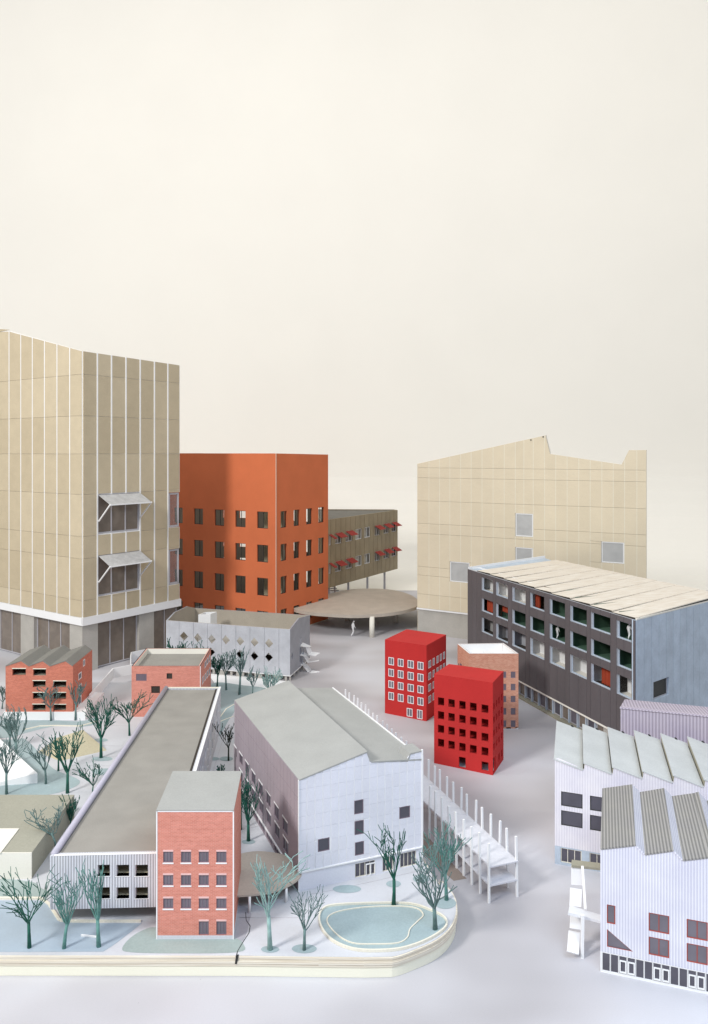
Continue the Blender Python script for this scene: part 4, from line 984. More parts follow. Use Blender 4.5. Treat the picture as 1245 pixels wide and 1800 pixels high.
WLe = Wall(bl, fl); mb = MB(); ul_ = WLe.u(306); WLe.slab(mb, [(0, zb), (WLe.L, zb), (WLe.L, zt_), (ul_, WLe.z(306, 1076)), (WLe.L * .3, WLe.z(318, 1070)), (0, zt_)], [], .06, inner_mi=1); mb.build('wall', ['silverdark', 'innergrey'], root)
mb = MB(); mb.prism(inset(plan, .07), zt_ - 1.2, zt_ - 1.15); mb.build('roof', 'concrete', root)
mb = MB(); mb.prism(inset(plan, .9), zb + .1, zt_ - 1.22); mb.build('inner_core', 'darkwarm', root)
mb = MB(); mb.prism(inset(plan, -.02), zb - .035, zb - .003); mb.build('base_strip', 'white', root)
c = G(Zd(240), Yd(95), (zt_ + .35) / S); c = Vector((c.x, c.y, 0)); 
mb = MB(); q = W.pt(W.u(330), 0, -1.0); cc = [q + Vector(t) for t in ((0, 0, 0), (.55, .1, 0), (.75, .65, 0), (.2, .55, 0))]
for i in range(4): Wc = Wall(cc[i], cc[(i + 1) % 4]); Wc.slab(mb, [(0, zt_ - 1.14), (Wc.L, zt_ - 1.14), (Wc.L, zt_ + .12), (0, zt_ + .12)], [], .03)
mb.build('roof_box', 'white', root)
for k in range(14):
    p = fl.lerp(fr, (k + .5) / 14) + Vector((0, .08, 0)); mb = MB(); mb.bar(p, p + Vector((0, 0, zb - .035)), .1 if k % 2 else .35, .04, up=(0, 1, 0)); mb.build('pier', 'concrete', root)
for k in range(5):
    p = fr.lerp(br, (k + .25) / 5) + Vector((-.06, .02, 0)); mb = MB(); mb.bar(p, p + Vector((0, 0, zb - .035)), .08, .08); mb.build('pier', 'concrete', root)
mb = MB(); mb.prism(inset(plan, .35), .005, zb - .04); mb.build('inner_core', 'concrete', root)
# folded white stair on its right end
root = thing('zigzag_stair', 'white zigzag paper stair on the right end of the silver hall', 'stair', WR.pt(WR.L * .6, 0, .6))
ys = WR.pt(WR.L * .55, 0, 0).y
zig = [[(905, 313), (925, 290), (980, 315), (958, 322)], [(945, 322), (970, 318), (985, 352), (960, 368)], [(960, 370), (985, 350), (1035, 357), (1005, 377)],
       [(903, 372), (920, 348), (968, 372), (945, 382)], [(935, 382), (955, 375), (972, 408), (955, 418)], [(955, 418), (975, 408), (1030, 402), (1028, 406)],
       [(905, 435), (925, 417), (958, 432), (945, 440)], [(928, 440), (955, 432), (985, 475), (960, 487)], [(965, 487), (985, 470), (1030, 475), (1040, 515)]]
for i, q in enumerate(zig):
    pts = [at(Zd(x), Yd(y), ys - .15 + (0.0 if j in (0, 3) else .25)) for j, (x, y) in enumerate(q)]
    if i == 8: pts = [at(Zd(965), Yd(487), ys - .3), at(Zd(985), Yd(470), ys - .05), at(Zd(1032), Yd(476), ys - .05), at(Zd(1025), Yd(490), ys - .3)]
    nrm_ = (pts[1] - pts[0]).cross(pts[2] - pts[0])
    mb = MB(); mb.plate(pts, .025 if nrm_.z > 0 else -.025); mb.build('flight', 'white', root)
pts = [at(Zd(1015), Yd(478), ys - .2), at(Zd(1032), Yd(476), ys - .05), at(Zd(1050), Yd(510), ys - .05), at(Zd(1036), Yd(512), ys - .2)]
mb = MB(); mb.plate(pts, .025); mb.build('flight', 'white', root)
mb = MB(); p = WR.pt(WR.L * .55, zb, .02); mb.bar(p, at(Zd(930), Yd(330), ys), .04); mb.build('post', 'silverdark', root)

# ------------------------------------------------------------------ 15 brick house with zigzag roof
Z5 = lambda x: x / 3.1125
Y5 = lambda y: 1040 + y / 3.1125
A, B = G(10, 1265, ZI), G(128.5, 1265, ZI); D0 = A.y; zp = zat(B, 1251); zt = zat(B, 1170); zr = zat(B, 1160.8)
dep = Vector((G(162.3, 1142, zt / S).x - B.x, G(162.3, 1142, zt / S).y - B.y, 0))
root = thing('zigzag_brick_house', 'orange brick house with a grey zigzag roof and wide open windows on the left', 'building', cen([A, B], ZT))
W = Wall(A, B); WR = Wall(B, B + dep)
px = [10.3, 37.9, 51.4, 75.5, 88.4, 115.7, 128.5]
top = [(min(max(W.u(x), 0), W.L), zr if i % 2 else zt) for i, x in enumerate(px)]
hs = [(W.u(Z5(a)), W.u(Z5(b)), W.z(60, Y5(d)), W.z(60, Y5(c))) for a, b, c, d in ((68, 142, 422, 458), (182, 252, 424, 460), (180, 250, 488, 523), (292, 363, 490, 525), (180, 250, 553, 588), (292, 362, 553, 588), (178, 250, 617, 651), (293, 362, 618, 651))]
mb = MB(); W.slab(mb, [(0, zp), (W.L, zp)] + top[::-1], [rh(h) for h in hs], .08); mb.build('wall', 'brickorange', root)
hr = [(WR.u(Z5(a)), WR.u(Z5(b)), WR.z(Z5(a), Y5(d)), WR.z(Z5(a), Y5(c))) for a, b, c, d in ((455, 466, 375, 412), (430, 447, 450, 487), (433, 447, 512, 547), (428, 446, 582, 628))]
mb = MB(); WR.slab(mb, [(0, zp), (WR.L, zp), (WR.L, zt), (0, zt)], [rh(h) for h in hr], .08); mb.build('wall', 'brickorange', root)
for h in hr: window(WR, h, root, 'white', 'pane', 1, 1, .03, .003, .02)
for h in hs:
    mb = MB(); W.box(mb, h[0] - .01, h[1] + .01, h[3], h[3] + .03, .006, -.02); mb.build('lintel', 'cream', root)
    mb = MB(); W.box(mb, h[0] - .05, h[1] + .05, h[2] - .05, h[2] - .01, -.085, -1.2); mb.build('floor_slab', 'khaki', root)
for p, q in ((B + dep, A + dep), (A + dep, A)):
    Wx = Wall(p, q); mb = MB(); Wx.slab(mb, [(0, zp), (Wx.L, zp), (Wx.L, zt), (0, zt)], [], .08); mb.build('wall', 'brickorange', root)
for (u0, z0), (u1, z1) in zip(top, top[1:]):
    p, q = W.pt(u0, z0 + .005, .02), W.pt(u1, z1 + .005, .02); mb = MB(); mb.plate([p, q, q + dep, p + dep], .03); mb.build('roof_sheet', 'zinc', root)
mb = MB(); mb.prism([A + Vector((-.06, -.03, 0)), B + Vector((.45, -.03, 0)), B + dep + Vector((.45, 0, 0)), A + dep + Vector((-.1, 0, 0))], ZT, zp); mb.build('plinth', 'white', root)
mb = MB(); W.box(mb, .1, W.L - .1, zp, zt - .1, -1.25, -1.3); mb.build('inner_wall', 'darkwarm', root)

# ------------------------------------------------------------------ 16 brick house with parapet roof
A, B = G(231.5, 1260, ZI), G(352.5, 1260, ZI); zt = zat(A, 1171)
C_, D_ = G(371, 1139.6, zt / S), G(257, 1139.6, zt / S); C_.z = D_.z = 0
plan = [Vector((*p[:2], 0)) for p in (A, B, C_, D_)]
root = thing('parapet_brick_house', 'pink brick house with a sunken grey flat roof behind the long grey roof', 'building', cen(plan, ZT))
W, WR = Wall(A, B), Wall(plan[1], plan[2])
hF = [(W.u(Z5(a)), W.u(Z5(b)), W.z(300, Y5(d)), W.z(300, Y5(c))) for a, b, c, d in ((912, 943, 447, 478), (828, 876, 517, 556))]
gr = (W.u(Z5(745)), W.u(Z5(803)), W.z(300, Y5(488)), W.z(300, Y5(450)))
hR = [(WR.u(Z5(a)), WR.u(Z5(b)), WR.z(Z5(a), Y5(d)), WR.z(Z5(a), Y5(c))) for a, b, c, d in ((1120, 1128, 388, 422), (1131, 1139, 372, 405), (1143, 1150, 355, 390), (1107, 1114, 470, 510), (1120, 1127, 455, 492), (1131, 1139, 440, 478), (1143, 1150, 425, 462))]
body('wall', plan, zt, ZT, 'brickpink', root, {0: hF + [gr], 1: hR}, .07, inner='whitewarm')
window(W, gr, root, 'framelilac', 'panegrey', 7, 6, .012, -.004, .015); 
for h in hF: window(W, h, root, 'framedark', 'dark', 1, 1, .012, -.03, .02)
for h in hR: window(WR, h, root, 'white', 'panegrey', 1, 1, .02, .003, .02)
mb = MB(); mb.prism(inset(plan, .075), zt - .26, zt - .2); mb.build('roof', 'greyroof', root)
ii = inset(plan, .03); mb = MB()
for i in range(4):
    j = (i + 1) % 4; mb.poly([(*plan[i][:2], zt + .006), (*plan[j][:2], zt + .006), (*ii[j], zt + .006), (*ii[i], zt + .006)])
mb.build('rim', 'crack', root)
mb = MB(); W.box(mb, W.L - .012, W.L + .008, ZT, zt, .006, -.004); mb.build('corner_strip', 'white', root)

# ------------------------------------------------------------------ 17 long grey roofed building
zr = .181
fl, fr = G(88, 1505, zr), G(300, 1504, zr)
br, bl = G(388, 1208.5, zr), G(290, 1208.5, zr)
fr2 = Vector((-.372 * S, fl.y + .1, 0))
plan = [Vector((*p[:2], 0)) for p in (fl, fr2, br, bl)]; zt = zr * S
root = thing('long_grey_roofed_house', 'long low building with a wide grey board roof and ribbed front on the left', 'building', cen(plan, ZT))
W, WR, WLf = Wall(plan[0], plan[1]), Wall(plan[1], plan[2]), Wall(plan[3], plan[0])
zb = W.z(90, 1599)
Zc = lambda x: x / 4.15
Yc = lambda y: 1380 + y / 4.15
hF = [(W.u(Zc(a)), W.u(Zc(b)), W.z(Zc(a), Yc(d)), W.z(Zc(a), Yc(c))) for c, d in ((583, 665), (747, 828)) for a, b in ((712, 802), (850, 943), (988, 1080))]
mb = MB(); W.slab(mb, [(0, zb), (W.L, zb), (W.L, zt), (0, zt)], [rh(h) for h in hF], .12); mb.build('wall', 'ribfront', root)
for h in hF:
    mb = MB(); W.box(mb, h[0] - .02, h[1] + .02, h[2] - .012, h[2], .01, -.12); mb.build('sill', 'white', root)
mb = MB(); W.box(mb, .1, W.L - .1, zb, zt - .1, -.85, -.9); mb.build('inner_wall', 'khaki', root)
for z in {round(h[2], 3) for h in hF}:
    mb = MB(); W.box(mb, .13, W.L - .13, z - .07, z - .015, -.13, -.84); mb.build('floor_slab', 'tan', root)
n = 15; L = WR.L; hR = []
for k in range(n):
    u = .9 + (L - 1.2) * k / n; hR += [(u, u + .26, .72, 1.02), (u, u + .26, 1.22, 1.55)]
mb = MB(); WR.slab(mb, [(0, ZT), (L, ZT), (L, zt), (0, zt)], [rh(h) for h in hR], .1); mb.build('wall', 'ribfront', root)
for h in hR: window(WR, h, root, 'white', 'pane', 1, 1, .02, -.01, .02)
for p, q, z in ((plan[2], plan[3], ZT), (plan[3], plan[0], zb)):
    Wx = Wall(p, q); mb = MB(); Wx.slab(mb, [(0, z), (Wx.L, z), (Wx.L, zt), (0, zt)], [], .1); mb.build('wall', 'ribfront', root)
mb = MB(); mb.prism(inset(plan, .13), zt - .09, zt - .04); mb.build('roof', 'greyroof', root)
mb = MB(); mb.prism(inset(plan, .02), zb + .001, zb + .05); mb.build('floor_slab', 'concrete', root)
c4 = inset(plan, .06)
mb = MB(); mb.tube([(*c4[0], zt + .01), (*c4[3], zt + .01)], .07, 10); mb.build('roof_edge_tube', 'rail', root, smooth=True)
mb = MB(); WR.box(mb, -.0, WR.L, zt + .001, zt + .03, .012, -.06); mb.build('roof_edge', 'white', root)
mb = MB(); WR.box(mb, .05, WR.L - .05, zt - .038, zt - .02, -.1, -.17); mb.build('gutter', 'dark', root)
mb = MB(); W.box(mb, .08, W.L - .02, zt + .001, zt + .012, .006, -.05); mb.build('roof_edge', 'white', root)
mb = MB(); Wx = Wall(plan[2], plan[3]); Wx.box(mb, .0, Wx.L, zt + .002, zt + .02, .0, -.08); mb.build('roof_edge', 'cream', root)
mb = MB(); W.box(mb, 1.0, W.L, ZT, zb, -2.6, -2.66); mb.build('base_wall', 'white', root)

# ------------------------------------------------------------------ 18 pink brick tower in front
A, B = G(276, 1651, ZI), G(410.5, 1651, ZI); zt = zat(A, 1425.3)
C_, D_ = G(423.9, 1357.3, zt / S), G(304.6, 1357.3, zt / S)
plan = [Vector((*p[:2], 0)) for p in (A, B, C_, D_)]
root = thing('pink_brick_tower', 'square pink brick tower house with grey flat roof in the front row', 'building', cen(plan, ZT))
W, WR = Wall(A, B), Wall(plan[1], plan[2])
Zb = lambda x: 260 + x / 4.15
Yb = lambda y: 1340 + y / 4.15
zp = W.z(300, Yb(1262))
cols = [(Zb(a), Zb(b)) for a, b in ((112, 186), (242, 316), (372, 445), (500, 574))]
hF = grid(W, cols, [(Yb(a), Yb(b)) for a, b in ((640, 732), (811, 899), (981, 1068))], 300) + grid(W, cols[2:], [(Yb(1148), Yb(1260))], 300)
hR = []
mts = ['brickpink'] * 4
body('wall', plan, zt, zp, mts, root, {0: hF, 1: hR}, .06)
for h in hF: window(W, (h[0], h[1], h[2], h[3] - .03), root, 'framelilac', 'panegrey', 3, 1, .013, -.012, .02, lintel=None, sill='white' if h[2] > zp + .1 else None)
for h in hF:
    mb = MB(); W.box(mb, h[0] - .002, h[1] + .002, h[3] - .03, h[3] + .005, .005, -.03); mb.build('lintel', 'lintred', root)
mb = MB(); mb.prism(inset(plan, -.004), ZT, zp - .002); mb.build('plinth', 'postdeck', root)
mb = MB(); mb.prism(inset(plan, -.01), zt + .001, zt + .022); mb.build('roof', 'greyroof2', root)
for u in (0, W.L):
    mb = MB(); W.box(mb, u - .012, u + .012, ZT, zt + .0, .008, -.006); mb.build('corner_strip', 'white', root)
mb = MB(); W.box(mb, .0, W.L, zt - .02, zt, .008, -.002); mb.build('edge_strip', 'white', root)

# ------------------------------------------------------------------ 19 round canopy at its side
zc_ = .077
cp = [G(x, y, zc_) for x, y in [(405, 1508), (425, 1500), (455, 1496), (490, 1500), (515, 1508), (530, 1519), (533, 1530), (524, 1545), (505, 1557), (478, 1567), (445, 1572), (412, 1573), (396, 1560), (392, 1530)]]
cp = smooth_plan([tuple(p[:2]) for p in cp][::-1], 4)
root = thing('round_canopy', 'round brown canopy on white posts between pink brick tower and white panelled hall', 'canopy', cen(cp, ZT))
mb = MB(); mb.prism(cp, (zc_ - .004) * S, zc_ * S); mb.build('canopy_slab', 'canopy', root)
for x, y in ((439, 1604), (503.5, 1586), (425, 1560), (470, 1548)):
    p = G(x, y, ZI); mb = MB(); mb.tube([p, Vector((p.x, p.y, (zc_ - .004) * S))], .028, 10); mb.build('post', 'white', root, smooth=True)

# ------------------------------------------------------------------ 20 white panelled hall
A, B = G(525, 1567, ZI), G(741, 1520, ZI); W = Wall(A, B)
Zh = lambda x: 400 + x / 3.458
Yh = lambda y: 1180 + y / 3.458
prof = [(521.5, 1371.4), (645.8, 1320.8), (652.5, 1338.5), (715, 1338.5), (720.4, 1324.6), (740, 1319.7)]
top = [(W.u(x), W.z(x, y)) for x, y in prof]; top[0] = (0, top[0][1]); top[-1] = (W.L, top[-1][1])
v = Vector((G(410, 1232, top[0][1] / S) - G(521.5, 1371.4, top[0][1] / S))); v.z = 0
plan = [A, B, B + v, A + v]
root = thing('white_panelled_hall', 'large white panelled hall with a folded grey roof in the centre foreground', 'building', cen(plan, ZT))
zb = W.z(524.5, 1533)
hs = [(W.u(Zh(a)), W.u(Zh(b)), W.z(Zh(a), Yh(d)), W.z(Zh(a), Yh(c))) for a, b, c, d in ((550, 620, 1021, 1098), (771, 826, 786, 870), (773, 828, 912, 996), (775, 829, 1040, 1121), (1045, 1109, 826, 898))]
mb = MB(); W.slab(mb, [(0, zb), (W.L, zb)] + top[::-1], [rh(h) for h in hs], .1); mb.build('wall_core', 'white', root)
us = [W.L * k / 16 for k in range(17)]; zs = [zb + (max(t[1] for t in top) + .3 - zb) * k / 9 for k in range(10)]
panels(W, us, zs, root, 'lilac', hs, top, gu=.016, gz=.004, th=.016, tilt=.010)
for h in hs: window(W, h, root, 'framelilac', 'pane', 1, 1, .014, .008, .02)
gl = [(W.u(Zh(a)), W.u(Zh(b)), ZT + .02, W.z(Zh(a), Yh(c)), n) for a, b, c, n in ((776, 898, 1172, 4), (943, 1010, 1135, 3), (1050, 1148, 1110, 4))]
mb = MB(); W.slab(mb, [(0, ZT), (W.L, ZT), (W.L, zb - .02), (0, zb - .02)], [rh((a, b, c, min(d, zb - .05))) for a, b, c, d, n in gl], .08, o=-.004); mb.build('base_wall', 'lilac', root)
for a, b, c, d, n in gl: window(W, (a, b, c, min(d, zb - .05)), root, 'cream', 'pane', n, 1, .014, -.02, .02)
mb = MB(); u0, u1 = W.u(Zh(842)), W.u(Zh(900)); zz = ZT + (gl[0][3] - ZT) * .78
W.box(mb, u0, u1, zz, zz + .02, .004, -.02); W.box(mb, u0, u0 + .015, ZT + .02, zz, .004, -.02); W.box(mb, u1 - .015, u1, ZT + .02, zz, .004, -.02); W.box(mb, (u0 + u1) / 2 - .01, (u0 + u1) / 2 + .01, ZT + .02, zz, .003, -.02); mb.build('door', 'white', root)
mb = MB(); W.box(mb, -.01, W.L + .01, zb - .02, zb + .008, .035, -.08); mb.build('band', 'white', root)
# long left side with hooded windows
WS = Wall(A + v, A); zt0 = top[0][1]
sw = []
def SU(x): return WS.u(Zh(x))
def sz(x, y): return WS.z(Zh(x), Yh(y))
r1 = [((40, 56), 448, 500), ((72, 92), 490, 550), ((108, 129), 540, 605), ((147, 170), 598, 668), ((191, 214), 662, 740), ((235, 262), 722, 795), ((284, 312), 796, 875), ((335, 366), 880, 958)]
r2 = [((72, 92), 590, 660), ((108, 131), 646, 712), ((148, 175), 700, 775), ((192, 218), 770, 838), ((238, 265), 838, 910), ((288, 317), 913, 985), ((338, 370), 998, 1075)]
for (a, b), c, d in r1 + r2 + [((380, 405), 772, 838)]: sw.append((SU(a), SU(b), sz(a, d + (0)), sz(a, c)))
sw = [(a, b, c, d) for a, b, c, d in sw if c > ZT]
gls = [((160, 184), 838), ((190, 224), 880), ((237, 272), 958), ((285, 325), 1045)]
sg = [(SU(a), SU(b), ZT + .03, sz(a, c)) for (a, b), c in gls]
mb = MB(); WS.slab(mb, [(0, ZT), (WS.L, ZT), (WS.L, zt0), (0, zt0)], [rh(h) for h in sw + sg], .08); mb.build('wall', 'lilacshade', root)
for h in sw: window(WS, h, root, 'framelilac', 'pane', 2, 1, .014, -.015, .02, lintel='white')
for h in sg: window(WS, h, root, 'framelilac', 'pane', 3, 1, .016, -.015, .02)
mb = MB(); WS.box(mb, .3, WS.L - .02, sg[0][3] + .02, sg[0][3] + .05, .03, .002); mb.build('band', 'white', root)
usS = [WS.L * k / 22 for k in range(23)]; zsS = [sw[0][3] + .08 + (zt0 - sw[0][3] - .08) * k / 3 for k in range(4)]
panels(WS, usS, zsS, root, 'lilacshade', [], None, gu=.012, gz=.012, th=.01)
for p, q, z0, z1 in ((B, B + v, top[3][1] - .02, top[3][1] - .02), (B + v, A + v, top[3][1] - .02, top[0][1] - .02)):
    Wx = Wall(p, q); mb = MB(); Wx.slab(mb, [(0, ZT), (Wx.L, ZT), (Wx.L, z1), (0, z0)], [], .08); mb.build('wall', 'lilac', root)
for k, ((u0, z0), (u1, z1)) in enumerate(zip(top, top[1:])):
    if k == 2: u1 = W.L - .0
    s0 = W.pt(u0, z0 + .01, .02); s1 = W.pt(u1, z1 + .01, .02); vv = v * (1.01 if k < 3 else .085)
    mb = MB()
    mb.plate([s0, s1, s1 + vv, s0 + vv], .03); mb.build('roof_sheet', 'greyroof2' if k != 3 else 'greyroof2', root)
mb = MB(); mb.poly([W.pt(top[i][0], top[i][1] - .02, -.0) + v for i in (0, 1)][::-1] + [W.pt(top[0][0], top[3][1] - .3, 0) + v, W.pt(top[1][0], top[3][1] - .3, 0) + v]); mb.build('back_gable', 'lilac', root)
mb = MB(); W.box(mb, W.L - .005, W.L + .03, ZT, top[-1][1] + .03, .03, -.01); mb.build('corner_strip', 'white', root)
mb = MB(); W.box(mb, -.012, .008, ZT, zt0, .03, -.006); mb.build('corner_strip', 'white', root)
mb = MB(); a_ = W.pt(W.L + .01, top[3][1] + .01, .0); mb.bar(a_, a_ + v, .03, .05); mb.build('roof_edge', 'white', root)
mb = MB(); mb.poly([W.pt(W.L - .001, top[3][1], 0), W.pt(W.L - .001, top[3][1], 0) + v * .085, W.pt(W.L - .001, top[-1][1], 0) + v * .085, W.pt(W.L - .001, top[-1][1], 0)]); vb = v * .085; mb.poly([W.pt(u, z, 0) + vb for u, z in (top[3], (W.L, top[3][1]), top[-1], top[4])][::-1]); mb.build('roof_box_side', 'white', root)

# ------------------------------------------------------------------ 21 white post frame with three decks
R0, R1 = Vector((.367, 1.6645, 0)) * S, Vector((-.029, 2.699, 0)) * S
Zw = lambda x: 560 + x / 3.365
Yw = lambda y: 1200 + y / 3.365
rx = [1175, 1120, 1070, 1020, 973, 928, 880, 843, 801, 760, 722, 687, 650, 615, 580, 548, 518, 490, 460, 432, 403, 376, 350, 325, 297, 275, 250, 228, 207, 184, 163]
WR_ = Wall(R1, R0); N0 = Vector((.2998, 1.641, 0)) * S; dr = (R1 - R0).normalized()
root = thing('post_frame', 'long white frame of thin posts and sloping decks running beside the panelled hall', 'frame', cen([R0, R1]))
WN = Wall(N0 + dr * 11.1, N0)
pm = None; ztp = .1357 * S
def post(p, h):
    global pm
    mb = MB(); mb.bar(p, p + Vector((0, 0, h)), .045, .045, up=tuple(dr)); return mb.build('post', 'white', root)
p0 = post(Vector((0, 0, 0)) + root.location, ztp); first = True; rnd = random.Random(4)
def put(p):
    global first
    o = p0 if first else p0.copy()
    if not first: COL.objects.link(o)
    first = False; o.parent = root; o.location = (p.x - root.location.x, p.y - root.location.y, 0); o.rotation_euler = (R(rnd.uniform(-1, 1)), R(rnd.uniform(-1.2, 1.2)), 0)
    o.scale.z = 1 + rnd.uniform(-.02, .02)
for x in rx: put(WR_.pt(WR_.u(Zw(x)), 0))
nx_ = [1009, 957, 908, 860, 818, 775, 733, 692, 655, 615, 576]
for x in nx_: put(WN.pt(WN.u(Zw(x)), 0))
sp = (WN.pt(WN.u(Zw(576)), 0) - WN.pt(WN.u(Zw(615)), 0))
q = WN.pt(WN.u(Zw(576)), 0)
for k in range(1, 14):
    q = q + dr * .37; put(q)
def deck(z, along0, along1, th=.03, name='deck'):
    a_, b_ = N0 + dr * along0, R0 + dr * along0; c_, d_ = R0 + dr * along1, N0 + dr * along1
    mb = MB(); mb.prism([a_, b_, c_, d_], z - th, z); mb.build(name, 'postdeck', root)
deck(.083 * S, -.05, 10.6); deck(.040 * S, -.02, 2.0, .035)

q = [N0 + dr * .9 - Vector((.35, .0, 0)), N0 + dr * 1.0, N0 + dr * 6, N0 + dr * 6 - Vector((.9, .3, 0))]
mb = MB(); mb.poly([(p.x, p.y, .004) for p in q]); structure(mb.build('brown_floor_sheet', 'brownsheet'))  # dark brown sheet flat on the table beside the near posts
# ------------------------------------------------------------------ 22 blocks, wedges and low walls on the left
A, B = G(-110, 1544, ZI), G(56.6, 1544, ZI); zt = zat(B, 1498); C_, D_ = G(131, 1397, zt / S), G(-75, 1397, zt / S)
root = thing('flat_block', 'low olive greyboard block with a cream front at the left edge', 'building', cen([A, B, C_, D_], ZT))
pl = [Vector((*p[:2], 0)) for p in (A, B, C_, D_)]
mb = MB(); mb.prism(pl, ZT, zt); mb.build('block', 'olive', root)
mb = MB(); Wx = Wall(pl[0], pl[1]); Wx.box(mb, 0, Wx.L, ZT, zt, .03, .002); mb.build('front_panel', 'whitewarm', root)
mb = MB(); q = [G(x, y, (zt + .02) / S) for x, y in ((-110, 1499), (1, 1499), (34, 1456), (-110, 1456))]; mb.plate(q, .018); mb.build('roof_patch', 'whitewarm', root)
root = thing('white_wedge', 'white sloping wedge roof at the left edge beside the grey-teal trees', 'building', G(10, 1385, ZI))
c1, c2, f1, f2 = G(66, 1377, ZI), G(66, 1377, ZI), 0, 0
b0 = G(66, 1377, ZI); hb = zat(b0, 1359)
t1 = Vector((b0.x, b0.y, hb)); yk = b0.y + 1.9
t2 = at(-40, 1262, 25.9); t3 = at(-40, 1385, b0.y - .25); t1b = at(66, 1359, b0.y)
mb = MB(); mb.poly([t3, t1b, t2]); 
t4 = at(-130, 1320, 24.0); mb.poly([t3, t2, t4])
g = lambda p: Vector((p.x, p.y, ZT))
mb.poly([g(t3), g(t1b), t1b, t3]); mb.poly([g(t1b), g(t2), t2, t1b]); mb.poly([g(t2), g(t4), t4, t2]); mb.poly([g(t4), g(t3), t3, t4]); mb.build('wedge', 'white', root)
# tan folded mound
root = thing('tan_mound', 'tan folded card mound lying behind the dark green trees', 'mound', G(130, 1320, ZI))
pk_ = at(146, 1283, G(130, 1318, ZI).y + .15); base = [G(x, y, ZI) for x, y in ((67, 1322), (105, 1338), (188, 1319), (175, 1309), (150, 1286), (125, 1292), (95, 1302), (75, 1303))]
pk2 = at(100, 1297, G(95, 1318, ZI).y + .1)
mb = MB(); fr_ = [base[0], base[1], base[2]]
mb.poly([base[0], base[1], pk2]); mb.poly([base[1], pk_, pk2]); mb.poly([base[1], base[2], pk_]); mb.poly([base[2], base[3], pk_]); mb.poly([base[3], base[4], pk_]); mb.poly([base[4], base[6], pk2, pk_]); mb.poly([base[6], base[0], pk2])
mb.build('mound', 'tan', root)
def lowwall(name, pts, h, mat, label, th=.05, cat='wall', z0=ZT):
    p = [Vector(q) for q in pts]; root = None; mb = MB()
    for a_, b_ in zip(p, p[1:]):
        d = (b_ - a_); d.z = 0; n = Vector((-d.y, d.x, 0)).normalized() * th / 2
        mb.prism([a_ - n, b_ - n, b_ + n, a_ + n], z0, z0 + h)
    o = mb.build(name, mat, None, origin=(p[0].x, p[0].y, z0)); tag(o, label, cat); return o
lowwall('ramp_wall', [G(158, 1240, ZI), G(199, 1192, ZI), G(236, 1184.5, ZI)], .42, 'white', 'white folded low wall rising behind the two brick houses')
lowwall('garden_wall', [G(230, 1172, ZI * 0), G(231, 1165, 0), G(262, 1158, 0)], .5, 'white', 'white upright card wall behind the parapet brick house', z0=0.0)
# pale ramp in front of the silver hall
q = [G(395, 1201), G(500, 1214), G(520, 1203), G(400, 1188)]

